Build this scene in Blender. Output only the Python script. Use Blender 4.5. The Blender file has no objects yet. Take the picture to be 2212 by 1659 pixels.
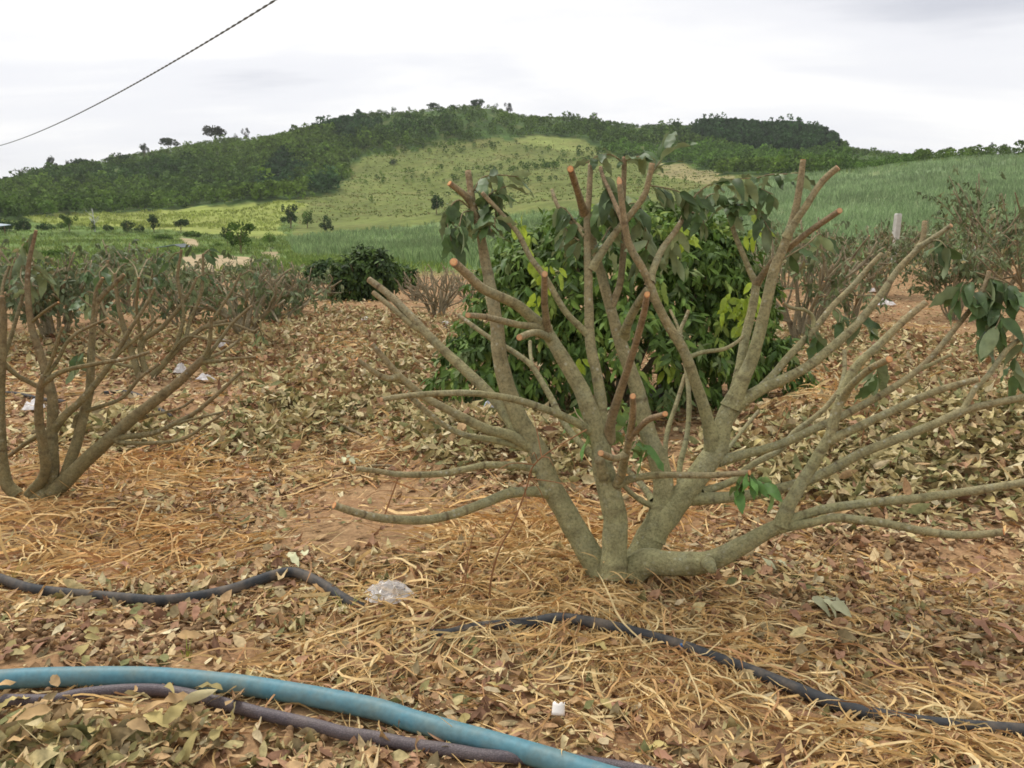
import bpy, math, random
import numpy as np
from mathutils import Vector, Matrix

# ------------------------------------------------------------------ camera, sky, sun, exposure
C = bpy.context.scene.collection
sc = bpy.context.scene
rng = np.random.default_rng(11)
random.seed(11)

FPX, CX, CY, CAMZ, PITCH = 1841.0, 1106.0, 829.5, 1.4, math.radians(10.2)
cam_d = bpy.data.cameras.new('camera')
cam = bpy.data.objects.new('camera', cam_d); C.objects.link(cam)
cam.location = (0, 0, CAMZ)
cam.rotation_euler = (math.pi/2 - PITCH, 0, 0)
cam_d.sensor_width = 36.0
cam_d.lens = 36.0*FPX/2212.0
cam_d.clip_start = 0.05; cam_d.clip_end = 8000
sc.camera = cam

SUN_EL, SUN_AZ = math.radians(58), math.radians(-40)
w = bpy.data.worlds.new('World'); sc.world = w; w.use_nodes = True
nt = w.node_tree; nt.nodes.clear()
N = nt.nodes.new; L = nt.links.new
out = N('ShaderNodeOutputWorld')
sky = N('ShaderNodeTexSky'); sky.sky_type = 'NISHITA'; sky.sun_disc = False
sky.sun_elevation = SUN_EL; sky.sun_rotation = SUN_AZ
bg1 = N('ShaderNodeBackground'); bg1.inputs[1].default_value = 0.10
L(sky.outputs[0], bg1.inputs[0])
bg2 = N('ShaderNodeBackground'); bg2.inputs[1].default_value = 1.0
tc = N('ShaderNodeTexCoord'); sep = N('ShaderNodeSeparateXYZ'); L(tc.outputs['Generated'], sep.inputs[0])
def wm(op, a, b=None, clamp=False):
    m = N('ShaderNodeMath'); m.operation = op; m.use_clamp = clamp
    for i, v in enumerate((a, b)):
        if v is None: continue
        if isinstance(v, (int, float)): m.inputs[i].default_value = v
        else: L(v, m.inputs[i])
    return m.outputs[0]
zz = wm('ADD', wm('MAXIMUM', sep.outputs[2], 0.0), 0.16)
comb = N('ShaderNodeCombineXYZ')
L(wm('DIVIDE', sep.outputs[0], zz), comb.inputs[0]); L(wm('DIVIDE', sep.outputs[1], zz), comb.inputs[1])
mp = N('ShaderNodeMapping'); mp.inputs['Rotation'].default_value = (0, 0, 0.5); mp.inputs['Scale'].default_value = (0.55, 1.15, 1)
mp.inputs['Location'].default_value = (3.1, 1.4, 0.0)
L(comb.outputs[0], mp.inputs[0])
nz = N('ShaderNodeTexNoise'); nz.inputs['Scale'].default_value = 0.9; nz.inputs['Detail'].default_value = 7; nz.inputs['Roughness'].default_value = 0.52; nz.inputs['Distortion'].default_value = 0.35
L(mp.outputs[0], nz.inputs['Vector'])
cr = N('ShaderNodeValToRGB'); cr.color_ramp.interpolation = 'EASE'
e = cr.color_ramp.elements
e[0].position = 0.27; e[0].color = (0.54, 0.55, 0.60, 1)
e[1].position = 0.58; e[1].color = (0.87, 0.86, 0.85, 1)
m_ = cr.color_ramp.elements.new(0.42); m_.color = (0.76, 0.76, 0.785, 1)
L(nz.outputs[0], cr.inputs[0]); L(cr.outputs[0], bg2.inputs[0])
mix = N('ShaderNodeMixShader'); mix.inputs[0].default_value = 0.94
L(bg1.outputs[0], mix.inputs[1]); L(bg2.outputs[0], mix.inputs[2]); L(mix.outputs[0], out.inputs[0])

sd = bpy.data.lights.new('sun', 'SUN'); sd.energy = 1.9; sd.angle = math.radians(16); sd.color = (1, 0.95, 0.88)
so = bpy.data.objects.new('sun', sd); C.objects.link(so)
so.rotation_euler = (math.pi/2 - SUN_EL, 0, -SUN_AZ + math.pi)
sc.view_settings.view_transform = 'Standard'; sc.view_settings.look = 'None'
sc.view_settings.exposure = 0.36; sc.view_settings.gamma = 1.0
sc.cycles.filter_width = 1.7
sc.cycles.max_bounces = 5; sc.cycles.diffuse_bounces = 3; sc.cycles.transparent_max_bounces = 6

# ------------------------------------------------------------------ helpers
def s2l(c):
    c = np.asarray(c, float)/255.0
    return np.where(c <= 0.04045, c/12.92, ((c+0.055)/1.055)**2.4)
CP, SP = math.cos(PITCH), math.sin(PITCH)
def ray(x, y):
    a = (np.asarray(x, float)-CX)/FPX; b = (CY-np.asarray(y, float))/FPX
    return np.stack([a, CP+b*SP, -SP+b*CP], -1)          # unit step of optical depth
def pt(x, y, d): return np.array([0, 0, CAMZ]) + ray(x, y)*np.asarray(d)[..., None]
def proj(P):
    P = np.asarray(P, float); X, Y, Z = P[..., 0], P[..., 1], P[..., 2]-CAMZ
    d = Y*CP - Z*SP; b = (Y*SP+Z*CP)/d
    return CX+X/d*FPX, CY-b*FPX, d

def _h(ix, iy, s):
    n = (ix.astype(np.int64)*374761393 + iy.astype(np.int64)*668265263 + s*1442695041) & 0x7fffffff
    n = ((n ^ (n >> 13))*1274126177) & 0x7fffffff
    return ((n ^ (n >> 16)) & 0xffff)/65535.0
def vnoise(x, y, s=0):
    x = np.asarray(x, float); y = np.asarray(y, float)
    ix, iy = np.floor(x), np.floor(y); fx, fy = x-ix, y-iy
    fx = fx*fx*(3-2*fx); fy = fy*fy*(3-2*fy)
    a = _h(ix, iy, s); b = _h(ix+1, iy, s); c = _h(ix, iy+1, s); d = _h(ix+1, iy+1, s)
    return (a*(1-fx)+b*fx)*(1-fy) + (c*(1-fx)+d*fx)*fy
def fbm(x, y, s=0, o=4):
    r = 0; a = 0.5; t = 0
    for k in range(o):
        r = r + a*vnoise(x*2**k, y*2**k, s+k*17); t += a; a *= 0.5
    return r/t

def inpoly(x, y, poly):
    x = np.asarray(x, float); y = np.asarray(y, float); r = np.zeros(x.shape, bool)
    n = len(poly)
    for i in range(n):
        x1, y1 = poly[i]; x2, y2 = poly[(i+1) % n]
        if y1 == y2: continue
        c = ((y1 > y) != (y2 > y)) & (x < (x2-x1)*(y-y1)/(y2-y1)+x1)
        r ^= c
    return r

# ------------------------------------------------------------------ terrain height
RINGS = [
 (1.0,  None), (16, None),
 (24,  [(-300, 614), (400, 612), (1100, 610), (1600, 603), (2000, 594), (2500, 588)]),
 (34,  [(-300, 592), (400, 590), (1100, 586), (1600, 572), (2000, 556), (2500, 548)]),
 (60,  [(-300, 578), (400, 574), (800, 566), (1100, 566), (1600, 552), (2000, 528), (2500, 512)]),
 (100, [(-300, 548), (200, 548), (600, 548), (1000, 545), (1400, 528), (1700, 498), (2000, 474), (2500, 452)]),
 (150, [(-300, 512), (200, 516), (600, 520), (1000, 505), (1400, 470), (1700, 435), (2000, 412), (2500, 395)]),
 (205, [(-300, 488), (200, 492), (600, 488), (1000, 462), (1400, 418), (1700, 395), (2000, 370), (2500, 350)]),
 (240, [(-300, 470), (60, 474), (300, 468), (600, 452), (700, 445), (1000, 435), (1400, 400), (1656, 387), (1856, 371), (2006, 353), (2212, 341), (2500, 336)]),
 (290, [(-300, 455), (60, 460), (300, 448), (600, 425), (700, 415), (1000, 392), (1300, 365), (1600, 368), (1856, 362), (2006, 354), (2212, 346), (2500, 338)]),
 (360, [(-300, 430), (100, 415), (300, 400), (500, 375), (700, 345), (900, 322), (1100, 318), (1300, 325), (1500, 330), (1700, 336), (1800, 345), (1950, 350), (2100, 350), (2500, 340)]),
 (452, [(-300, 430), (-100, 405), (0, 396), (60, 375), (110, 362), (200, 352), (300, 335), (400, 318), (500, 304), (600, 294), (700, 270), (800, 247), (900, 238), (1000, 230), (1060, 232), (1130, 250), (1200, 257), (1300, 263), (1400, 268), (1500, 276), (1600, 278), (1700, 282), (1770, 292), (1820, 318), (1900, 331), (2000, 340), (2060, 342), (2212, 334), (2500, 320)]),
 (620, [(-300, 470), (500, 400), (1000, 330), (1500, 360), (1800, 390), (2100, 395), (2500, 390)]),
 (1800, [(-300, 505), (2500, 505)]),
]
AZ0 = np.linspace(-0.75, 0.75, 601)
ringR = np.array([r[0] for r in RINGS], float)
TZ = np.zeros((len(RINGS), len(AZ0)))
for k, (R, prof) in enumerate(RINGS):
    if prof is None: continue
    p = np.array(prof, float)
    if R == 452: p[:, 1] += 7
    if R == 360: p[:, 1] += 4
    v = ray(p[:, 0], p[:, 1])
    az = np.arctan2(v[:, 0], v[:, 1]); te = v[:, 2]/np.hypot(v[:, 0], v[:, 1])
    z = np.interp(AZ0, az, CAMZ+R*te)
    kern = np.hanning(25 if R != 452 else 9); kern /= kern.sum()
    z = np.convolve(np.pad(z, len(kern)//2, mode='edge'), kern, 'valid')
    TZ[k] = z
# mounds and leaf heaps in the orchard: image point of the centre, radius, height
def flat_at(x, y):
    v = ray(x, y); t = -CAMZ/v[2]; return v[0]*t, v[1]*t
HEAPS = []
for (x, y, r, h) in [(720, 860, 0.9, .13), (860, 800, 0.8, .13), (1010, 960, 0.55, .12), (1180, 1000, 0.5, .14), (600, 930, 0.6, .08),
                     (1950, 1010, 0.9, .10), (2100, 940, 1.0, .14), (1800, 960, 0.7, .08), (2200, 1020, .7, .12), (1620, 930, .6, .08),
                     (1980, 780, 1.2, .12), (2150, 800, 1.2, .14), (560, 760, 1.1, .15), (900, 720, 1.3, .14), (650, 700, 1.5, .18), (250, 930, .7, .14), (180, 760, 1.0, .16),
                     (1340, 1262, 0.55, .05), (60, 1090, 0.7, .06), (1250, 1345, .35, .03), (640, 1245, .35, .04), (760, 1180, .5, .05), (100, 1640, .5, .04)]:
    fx, fy = flat_at(x, y); HEAPS.append((fx, fy, r, h))
def H(x, y):
    x = np.asarray(x, float); y = np.asarray(y, float)
    R = np.minimum(np.hypot(x, y), 1799); az = np.arctan2(x, y)
    azc = np.clip(az, -0.749, 0.749)
    k = np.clip(np.searchsorted(ringR, np.clip(R, 1.001, 2999))-1, 0, len(ringR)-2)
    t = (np.clip(R, 1, 3000)-ringR[k])/(ringR[k+1]-ringR[k])
    fi = (azc+0.75)/1.5*600; i0 = np.clip(np.floor(fi).astype(int), 0, 599); f = fi-i0
    def row(kk):
        kk = np.clip(kk, 0, len(ringR)-1)
        return TZ[kk, i0]*(1-f)+TZ[kk, i0+1]*f
    # monotone-ish cubic (hermite with finite differences)
    def Rk(kk): return ringR[np.clip(kk, 0, len(ringR)-1)]
    z0, z1, zm, zp = row(k), row(k+1), row(k-1), row(k+2)
    dr = ringR[k+1]-ringR[k]
    s = (z1-z0)/dr
    sm = np.where(k > 0, (z0-zm)/np.maximum(Rk(k)-Rk(k-1), 1e-6), s)
    sp = np.where(k < len(ringR)-2, (zp-z1)/np.maximum(Rk(k+2)-Rk(k+1), 1e-6), s)
    m0 = np.where(sm*s > 0, 2*sm*s/(sm+s+1e-12), 0); m1 = np.where(sp*s > 0, 2*sp*s/(sp+s+1e-12), 0)
    t2, t3 = t*t, t*t*t
    z = (2*t3-3*t2+1)*z0+(t3-2*t2+t)*dr*m0+(-2*t3+3*t2)*z1+(t3-t2)*dr*m1
    z = z + (fbm(x*0.8, y*0.8, 3)-.5)*0.10*np.clip((R-1)/3, 0.3, 1) + (fbm(x*4, y*4, 9, 4)-.5)*0.028*np.clip(1.5-R/30, 0, 1)
    z = z + (fbm(x*0.04+7, y*0.04, 5, 5)-.5)*np.clip((R-60)/250, 0, 1)*7*np.clip((470-R)/60, 0, 1)
    for hx, hy, hr, hh in HEAPS:
        z = z + hh*np.exp(-((x-hx)**2+(y-hy)**2)/(hr*hr))*(0.6+0.8*vnoise(x*5, y*5, 31))
    return z
def ground(x, y, far=False):
    """where the line of sight through the picture point meets the terrain (near orchard or any distance)"""
    v = ray(x, y)
    ts = np.geomspace(1.2, 700, 2500)
    P = v[None, :]*ts[:, None]; z = P[:, 2]+CAMZ; g = H(P[:, 0], P[:, 1])
    i = np.argmax(z < g)
    if z[i] >= g[i]: i = len(ts)-1
    if i == 0: i = 1
    a, b = z[i-1]-g[i-1], z[i]-g[i]
    t = ts[i-1]+(ts[i]-ts[i-1])*a/(a-b+1e-12)
    p = v*t; return np.array([p[0], p[1], float(H(p[0], p[1]))])

# ------------------------------------------------------------------ mesh builders
def make_mesh(name, V, F, mat, smooth=False, col=None, attrs=None, uv=None):
    """V (n,3); F (m,k) int array or list of arrays of equal-size faces"""
    V = np.asarray(V, np.float32)
    Fl = F if isinstance(F, list) else [F]
    Fl = [np.asarray(f, np.int32) for f in Fl if len(f)]
    me = bpy.data.meshes.new(name)
    me.vertices.add(len(V)); me.vertices.foreach_set('co', V.ravel())
    idx = np.concatenate([f.ravel() for f in Fl]); tot = np.concatenate([np.full(len(f), f.shape[1], np.int32) for f in Fl])
    st = np.concatenate([[0], np.cumsum(tot)[:-1]]).astype(np.int32)
    me.loops.add(len(idx)); me.loops.foreach_set('vertex_index', idx)
    me.polygons.add(len(tot)); me.polygons.foreach_set('loop_start', st)
    try: me.polygons.foreach_set('loop_total', tot)
    except Exception: pass
    me.polygons.foreach_set('use_smooth', np.full(len(tot), smooth, bool))
    if col is not None:
        a = me.color_attributes.new('col', 'FLOAT_COLOR', 'POINT')
        c = np.ones((len(V), 4), np.float32); c[:, :3] = col; a.data.foreach_set('color', c.ravel())
    for k, v in (attrs or {}).items():
        a = me.attributes.new(k, 'FLOAT', 'POINT'); a.data.foreach_set('value', np.asarray(v, np.float32))
    me.update(calc_edges=True)
    if mat: me.materials.append(mat)
    return me
def obj(name, me, parent=None, loc=None):
    o = bpy.data.objects.new(name, me); C.objects.link(o)
    if loc is not None: o.location = loc
    if parent is not None: o.parent = parent
    return o
def tag(o, label=None, cat=None, group=None, kind=None):
    if label: o['label'] = label
    if cat: o['category'] = cat
    if group: o['group'] = group
    if kind: o['kind'] = kind
    return o
def thing(name, loc, label, cat, group=None):
    o = bpy.data.objects.new(name, None); C.objects.link(o); o.location = loc; o.empty_display_size = 0.1
    return tag(o, label, cat, group)

# ------------------------------------------------------------------ materials
def mat_new(name):
    m = bpy.data.materials.new(name); m.use_nodes = True
    t = m.node_tree; t.nodes.clear()
    o = t.nodes.new('ShaderNodeOutputMaterial'); p = t.nodes.new('ShaderNodeBsdfPrincipled')
    t.links.new(p.outputs[0], o.inputs[0]); return m, t, p, o
class G:
    def __init__(s, t): s.t = t
    def n(s, ty, **k):
        x = s.t.nodes.new(ty)
        for a, b in k.items(): setattr(x, a, b)
        return x
    def l(s, a, b): s.t.links.new(a, b)
    def math(s, op, a, b=None, clamp=False):
        m = s.n('ShaderNodeMath', operation=op, use_clamp=clamp)
        for i, v in enumerate((a, b)):
            if v is None: continue
            if isinstance(v, (int, float)): m.inputs[i].default_value = v
            else: s.l(v, m.inputs[i])
        return m.outputs[0]
    def noise(s, vec, scale, detail=4, rough=.55, dist=0):
        x = s.n('ShaderNodeTexNoise'); x.inputs['Scale'].default_value = scale; x.inputs['Detail'].default_value = detail
        x.inputs['Roughness'].default_value = rough; x.inputs['Distortion'].default_value = dist
        if vec is not None: s.l(vec, x.inputs['Vector'])
        return x.outputs[0]
    def ramp(s, fac, stops):
        r = s.n('ShaderNodeValToRGB'); el = r.color_ramp.elements
        while len(el) < len(stops): el.new(0.5)
        for q, (p, c) in zip(el, stops): q.position = p; q.color = (*c, 1) if not isinstance(c, (int, float)) else (c, c, c, 1)
        s.l(fac, r.inputs[0]); return r.outputs[0]
    def mix(s, fac, a, b, mode='MIX'):
        m = s.n('ShaderNodeMix', data_type='RGBA', blend_type=mode)
        for i, v in ((0, fac), (6, a), (7, b)):
            if isinstance(v, (int, float)): m.inputs[i].default_value = v
            elif isinstance(v, (tuple, list, np.ndarray)): m.inputs[i].default_value = (*[float(q) for q in v[:3]], 1)
            else: s.l(v, m.inputs[i])
        return m.outputs[2]
    def obj(s): return s.n('ShaderNodeTexCoord').outputs['Object']
    def pos(s): return s.n('ShaderNodeNewGeometry').outputs['Position']
    def attr(s, nm, out='Color'): return s.n('ShaderNodeAttribute', attribute_name=nm).outputs[out]
    def bump(s, h, strength, dist, p):
        b = s.n('ShaderNodeBump'); b.inputs['Strength'].default_value = strength; b.inputs['Distance'].default_value = dist
        s.l(h, b.inputs['Height']); s.l(b.outputs[0], p.inputs['Normal'])

def leafy(name, transl=0.25, rough=0.6, nscale=30, var=0.35, back=None, spec=.35):
    """leaf material that takes its colour from the mesh colour attribute"""
    m, t, p, o = mat_new(name); g = G(t)
    c = g.attr('col')
    n = g.noise(g.pos(), nscale, 3)
    f = g.ramp(n, [(0.3, 1-var), (0.7, 1+var*0.6)])
    c = g.mix(1.0, c, f, 'MULTIPLY')
    if back is not None:
        geo = g.n('ShaderNodeNewGeometry'); c = g.mix(geo.outputs['Backfacing'], c, g.mix(0.6, c, back))
    g.l(c, p.inputs['Base Color']); p.inputs['Roughness'].default_value = rough; p.inputs['Specular IOR Level'].default_value = spec
    if transl:
        tr = g.n('ShaderNodeBsdfTranslucent'); g.l(c, tr.inputs[0])
        mx = g.n('ShaderNodeMixShader'); mx.inputs[0].default_value = transl
        g.l(p.outputs[0], mx.inputs[1]); g.l(tr.outputs[0], mx.inputs[2]); g.l(mx.outputs[0], o.inputs[0])
    return m
M = {}
M['litter'] = leafy('dry_leaf', 0.10, 0.75, 60, 0.30, spec=.15)
M['straw'] = leafy('straw', 0.15, 0.7, 40, 0.25, spec=.2)
M['foliage'] = leafy('far_foliage', 0.2, 0.8, 0.6, 0.3, spec=.1)
M['blade'] = leafy('cane_blade', 0.25, 0.7, 1.0, 0.25, spec=.15)
M['bushleaf'] = leafy('bush_leaf', 0.25, 0.6, 12, 0.35, spec=.2)

def solid_leaf(name, c, back, transl=.2, rough=.5, var=.3):
    m, t, p, o = mat_new(name); g = G(t)
    n = g.noise(g.pos(), 18, 4); f = g.ramp(n, [(0.3, 1-var), (0.7, 1+var)])
    oi = g.n('ShaderNodeObjectInfo').outputs['Random']
    f2 = g.ramp(oi, [(0, 0.7), (1, 1.3)])
    geo = g.n('ShaderNodeNewGeometry'); cc = g.mix(geo.outputs['Backfacing'], c, back)
    cc = g.mix(1.0, g.mix(1.0, cc, f, 'MULTIPLY'), f2, 'MULTIPLY')
    g.l(cc, p.inputs['Base Color']); p.inputs['Roughness'].default_value = rough; p.inputs['Specular IOR Level'].default_value = .35
    tr = g.n('ShaderNodeBsdfTranslucent'); g.l(cc, tr.inputs[0])
    mx = g.n('ShaderNodeMixShader'); mx.inputs[0].default_value = transl
    g.l(p.outputs[0], mx.inputs[1]); g.l(tr.outputs[0], mx.inputs[2]); g.l(mx.outputs[0], o.inputs[0])
    return m
M['leaf_wilt'] = solid_leaf('wilting_leaf', s2l((84, 106, 62)), s2l((134, 148, 108)))
M['leaf_fresh'] = solid_leaf('fresh_leaf', s2l((92, 128, 62)), s2l((130, 155, 95)))
M['leaf_bush'] = solid_leaf('glossy_bush_leaf', s2l((86, 116, 54)), s2l((124, 146, 84)), .25, .55)
M['leaf_young'] = solid_leaf('young_yellow_leaf', s2l((158, 178, 62)), s2l((170, 185, 85)), .35)
M['leaf_dry'] = solid_leaf('fallen_tan_leaf', s2l((178, 148, 104)), s2l((190, 166, 128)), .1, .8)
M['leaf_dry2'] = solid_leaf('fallen_khaki_leaf', s2l((176, 160, 104)), s2l((198, 186, 142)), .1, .8)
M['leaf_dry3'] = solid_leaf('fallen_brown_leaf', s2l((150, 112, 88)), s2l((170, 138, 116)), .1, .8)

def bark(name, low, tip, lichen=1.0):
    m, t, p, o = mat_new(name); g = G(t)
    co = g.obj()
    n1 = g.noise(co, 20, 6, .68); n2 = g.noise(co, 55, 4, .6); n3 = g.noise(co, 5, 2)
    base = g.mix(g.ramp(n1, [(.3, 0.0), (.7, 1.0)]), np.array(low)*.66, np.array(low)*1.22)
    tipc = g.mix(g.ramp(n1, [(.3, 0.0), (.7, 1.0)]), np.array(tip)*.7, np.array(tip)*1.3)
    age = g.attr('age', 'Fac')
    c = g.mix(g.math('ADD', age, g.math('MULTIPLY', g.math('SUBTRACT', n3, .5), .5), True), base, tipc)
    # pale lichen flecks
    v = g.n('ShaderNodeTexVoronoi'); v.inputs['Scale'].default_value = 38; g.l(co, v.inputs['Vector'])
    fl = g.math('MULTIPLY', g.ramp(v.outputs['Distance'], [(.14, 1.0), (.30, 0.0)]), g.ramp(n3, [(.45, 0.0), (.62, 1.0)]))
    c = g.mix(g.math('MULTIPLY', fl, .55*lichen), c, s2l((196, 196, 178)))
    # moss-grey blotches
    bl = g.ramp(g.noise(co, 9, 4, .6, .6), [(.5, 0.0), (.66, .5)])
    c = g.mix(g.math('MULTIPLY', bl, lichen), c, s2l((150, 150, 122)))
    c = g.mix(1.0, c, g.ramp(g.noise(co, 95, 4, .7), [(.32, .62), (.55, 1.08)]), 'MULTIPLY')
    sr = g.math('MULTIPLY', g.attr('scar', 'Fac'), g.ramp(n2, [(.3, .75), (.6, 1.0)]))
    c = g.mix(g.math('MULTIPLY', sr, .9), c, s2l((74, 58, 44)))
    g.l(c, p.inputs['Base Color']); p.inputs['Roughness'].default_value = .85; p.inputs['Specular IOR Level'].default_value = .2
    hh = g.math('ADD', g.math('MULTIPLY', n2, .7), g.math('MULTIPLY', g.noise(co, 160, 3), .5))
    g.bump(hh, .9, .009, p)
    return m
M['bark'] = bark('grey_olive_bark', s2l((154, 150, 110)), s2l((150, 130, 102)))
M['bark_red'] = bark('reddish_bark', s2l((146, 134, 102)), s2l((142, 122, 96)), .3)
M['bark_shaded'] = bark('shaded_grey_bark', s2l((130, 119, 84)), s2l((126, 104, 80)), .5)  # darker bark: shade on the left edge tree put into the base colour
M['bark_shrub'] = bark('brown_shrub_bark', s2l((150, 140, 114)), s2l((150, 136, 110)), .3)
def cutmat():
    m, t, p, o = mat_new('fresh_sawn_wood'); g = G(t)
    r = g.attr('rad', 'Fac'); n = g.noise(g.obj(), 120, 4)
    c = g.mix(g.ramp(r, [(.55, 0.0), (.95, 1.0)]), s2l((226, 172, 112)), s2l((205, 122, 74)))
    c = g.mix(g.ramp(r, [(0.0, 1.0), (.12, 0.0)]), c, s2l((160, 96, 60)))
    c = g.mix(1.0, c, g.ramp(n, [(.3, .75), (.7, 1.15)]), 'MULTIPLY')
    c = g.mix(g.math('MULTIPLY', g.n('ShaderNodeObjectInfo').outputs['Random'], .6), c, s2l((176, 148, 118)))
    c = g.mix(g.ramp(g.math('SINE', g.math('MULTIPLY', r, 40)), [(.6, 0.0), (1.0, .25)]), c, s2l((150, 96, 60)))
    g.l(c, p.inputs['Base Color']); p.inputs['Roughness'].default_value = .8
    return m
M['cut'] = cutmat()

def simple(name, c, rough=.6, spec=.3, nscale=20, var=.2, bumps=0, dirt=None):
    m, t, p, o = mat_new(name); g = G(t)
    n = g.noise(g.pos(), nscale, 5)
    cc = g.mix(1.0, c, g.ramp(n, [(.3, 1-var), (.7, 1+var)]), 'MULTIPLY')
    if dirt is not None:
        cc = g.mix(g.ramp(g.noise(g.pos(), nscale*.35, 6, .65), [(.45, 0.0), (.68, .8)]), cc, dirt)
    g.l(cc, p.inputs['Base Color']); p.inputs['Roughness'].default_value = rough; p.inputs['Specular IOR Level'].default_value = spec
    if bumps: g.bump(g.noise(g.pos(), nscale*6, 4), bumps, .003, p)
    return m
M['fruit'] = simple('dry_fruit_skin', s2l((132, 106, 78)), .85, .15, 60, .4, .5)
M['pipe'] = simple('dusty_black_pipe', s2l((56, 58, 60)), .65, .25, 30, .2, .2, s2l((118, 106, 92)))
M['plastic_white'] = simple('white_plastic', s2l((226, 222, 220)), .5, .4, 14, .12, .3, s2l((176, 160, 144)))
M['shard'] = simple('white_shard', s2l((240, 234, 226)), .35, .5, 30, .05)
M['post'] = simple('concrete_post', s2l((186, 186, 180)), .9, .2, 8, .15, .4)
M['tin'] = simple('pale_tin', s2l((150, 168, 176)), .5, .5, 2, .15)
M['cable'] = simple('grey_cable', s2l((92, 92, 88)), .6, .3, 4, .2)
M['twig'] = simple('dry_twig', s2l((128, 98, 76)), .9, .1, 40, .3)
M['weed'] = simple('dry_weed', s2l((150, 112, 80)), .9, .1, 40, .3)

# --- land: colour attribute by land cover, plus fine soil noise
def landmat():
    m, t, p, o = mat_new('land'); g = G(t)
    ps = g.pos(); c = g.attr('col'); near = g.attr('near', 'Fac')
    a = g.noise(ps, 5, 8, .62); b = g.noise(ps, 45, 5, .6); d = g.noise(ps, .05, 6, .6); e2 = g.noise(ps, .45, 5, .65)
    soil = g.ramp(a, [(.28, s2l((122, 96, 70))), (.5, s2l((158, 128, 94))), (.72, s2l((180, 150, 112)))])
    soil = g.mix(g.math('MULTIPLY', g.ramp(g.noise(ps, 1.3, 4), [(.45, 0.0), (.65, 1.0)]), .35), soil, s2l((160, 116, 84)))
    soil = g.mix(1.0, soil, g.ramp(b, [(.3, .68), (.7, 1.22)]), 'MULTIPLY')
    far = g.mix(1.0, c, g.ramp(e2, [(.32, .72), (.7, 1.25)]), 'MULTIPLY')
    far = g.mix(1.0, far, g.ramp(d, [(.35, .82), (.65, 1.16)]), 'MULTIPLY')
    far = g.mix(g.ramp(g.noise(ps, .12, 5, .6), [(.5, 0.0), (.68, .35)]), far, s2l((140, 132, 84)))
    cc = g.mix(near, far, soil)
    g.l(cc, p.inputs['Base Color']); p.inputs['Roughness'].default_value = .95; p.inputs['Specular IOR Level'].default_value = .1
    g.bump(g.math('ADD', a, g.math('MULTIPLY', b, .35)), .9, .03, p)
    return m
M['land'] = landmat()

# ------------------------------------------------------------------ ground sheet with land cover
HOLD = {
 'yellow': [(55, 468), (200, 461), (300, 455), (430, 446), (500, 440), (625, 434), (662, 441), (640, 455), (612, 470), (602, 495), (618, 508), (560, 515), (475, 505), (375, 498), (250, 493), (75, 480)],
 'cane_blue': [(622, 521), (660, 512), (700, 505), (850, 493), (950, 480), (1050, 470), (1198, 458), (1400, 452), (1560, 440), (1600, 420), (1660, 560), (1200, 600), (900, 575), (830, 560), (740, 556), (640, 553)],
 'cane_green': [(1480, 425), (1656, 389), (1856, 373), (2006, 355), (2106, 345), (2400, 335), (2500, 560), (2000, 545), (1700, 572), (1500, 580)],
 'slope': [(625, 515), (662, 445), (690, 440), (725, 405), (752, 370), (785, 335), (850, 328), (950, 310), (1100, 300), (1181, 290), (1281, 318), (1306, 335), (1380, 352), (1456, 350), (1516, 368), (1656, 388), (1500, 428), (1480, 460), (1200, 460), (1000, 478), (850, 496), (700, 510)],
 'light': [(1110, 300), (1190, 290), (1240, 305), (1290, 322), (1280, 335), (1200, 318), (1120, 315)],
 'brown': [(1400, 352), (1456, 352), (1516, 368), (1600, 385), (1520, 400), (1440, 385)],
 'sand1': [(384, 512), (400, 512), (428, 520), (428, 534), (400, 532)],
 'sand2': [(390, 556), (430, 550), (480, 552), (540, 556), (560, 572), (520, 588), (380, 588)],
 'sand3': [(560, 544), (598, 543), (602, 562), (575, 556)],
 'sand4': [(-60, 572), (75, 568), (80, 580), (-60, 584)],
 'sand5': [(230, 560), (290, 560), (300, 572), (240, 572)],
}
COL = {'yellow': (140, 150, 76), 'cane_blue': (104, 126, 78), 'cane_green': (122, 142, 100), 'slope': (106, 116, 60), 'light': (126, 136, 74), 'brown': (146, 138, 96),
       'forest': (74, 98, 48), 'valley': (98, 120, 62), 'sand': (172, 154, 122)}
COL = {k: s2l(v) for k, v in COL.items()}
def cover(P):
    """land-cover name index for ground points"""
    x, y, d = proj(P); R = np.hypot(P[..., 0], P[..., 1])
    big = 1+2.2*np.clip((R-246)/20, 0, 1); x = x + (fbm(P[..., 0]*.10, P[..., 1]*.10, 77)-.5)*26*big*np.clip(R/200, 0, 1); y = y + (fbm(P[..., 0]*.10, P[..., 1]*.10, 78)-.5)*9*big*np.clip(R/200, .2, 1)
    names = ['valley', 'forest', 'slope', 'light', 'brown', 'yellow', 'cane_blue', 'cane_green', 'sand']
    c = np.zeros(x.shape, int)
    c[(R > 235)] = 1
    c[(y < 520) & (y > 425) & (x > 640) & (x < 1500)] = 2
    c[inpoly(x, y, HOLD['slope'])] = 2
    c[inpoly(x, y, HOLD['light']) & (R > 235)] = 3
    c[inpoly(x, y, HOLD['brown'])] = 4
    c[inpoly(x, y, HOLD['yellow'])] = 5
    c[inpoly(x, y, HOLD['cane_blue']) & (R < 215)] = 6
    c[inpoly(x, y, HOLD['cane_green']) & (R < 262)] = 7
    for s in ('sand1', 'sand2', 'sand3', 'sand4', 'sand5'): c[inpoly(x, y, HOLD[s])] = 8
    c[(d <= 1)] = 0
    c[R > 470] = 1
    return c, names

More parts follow.
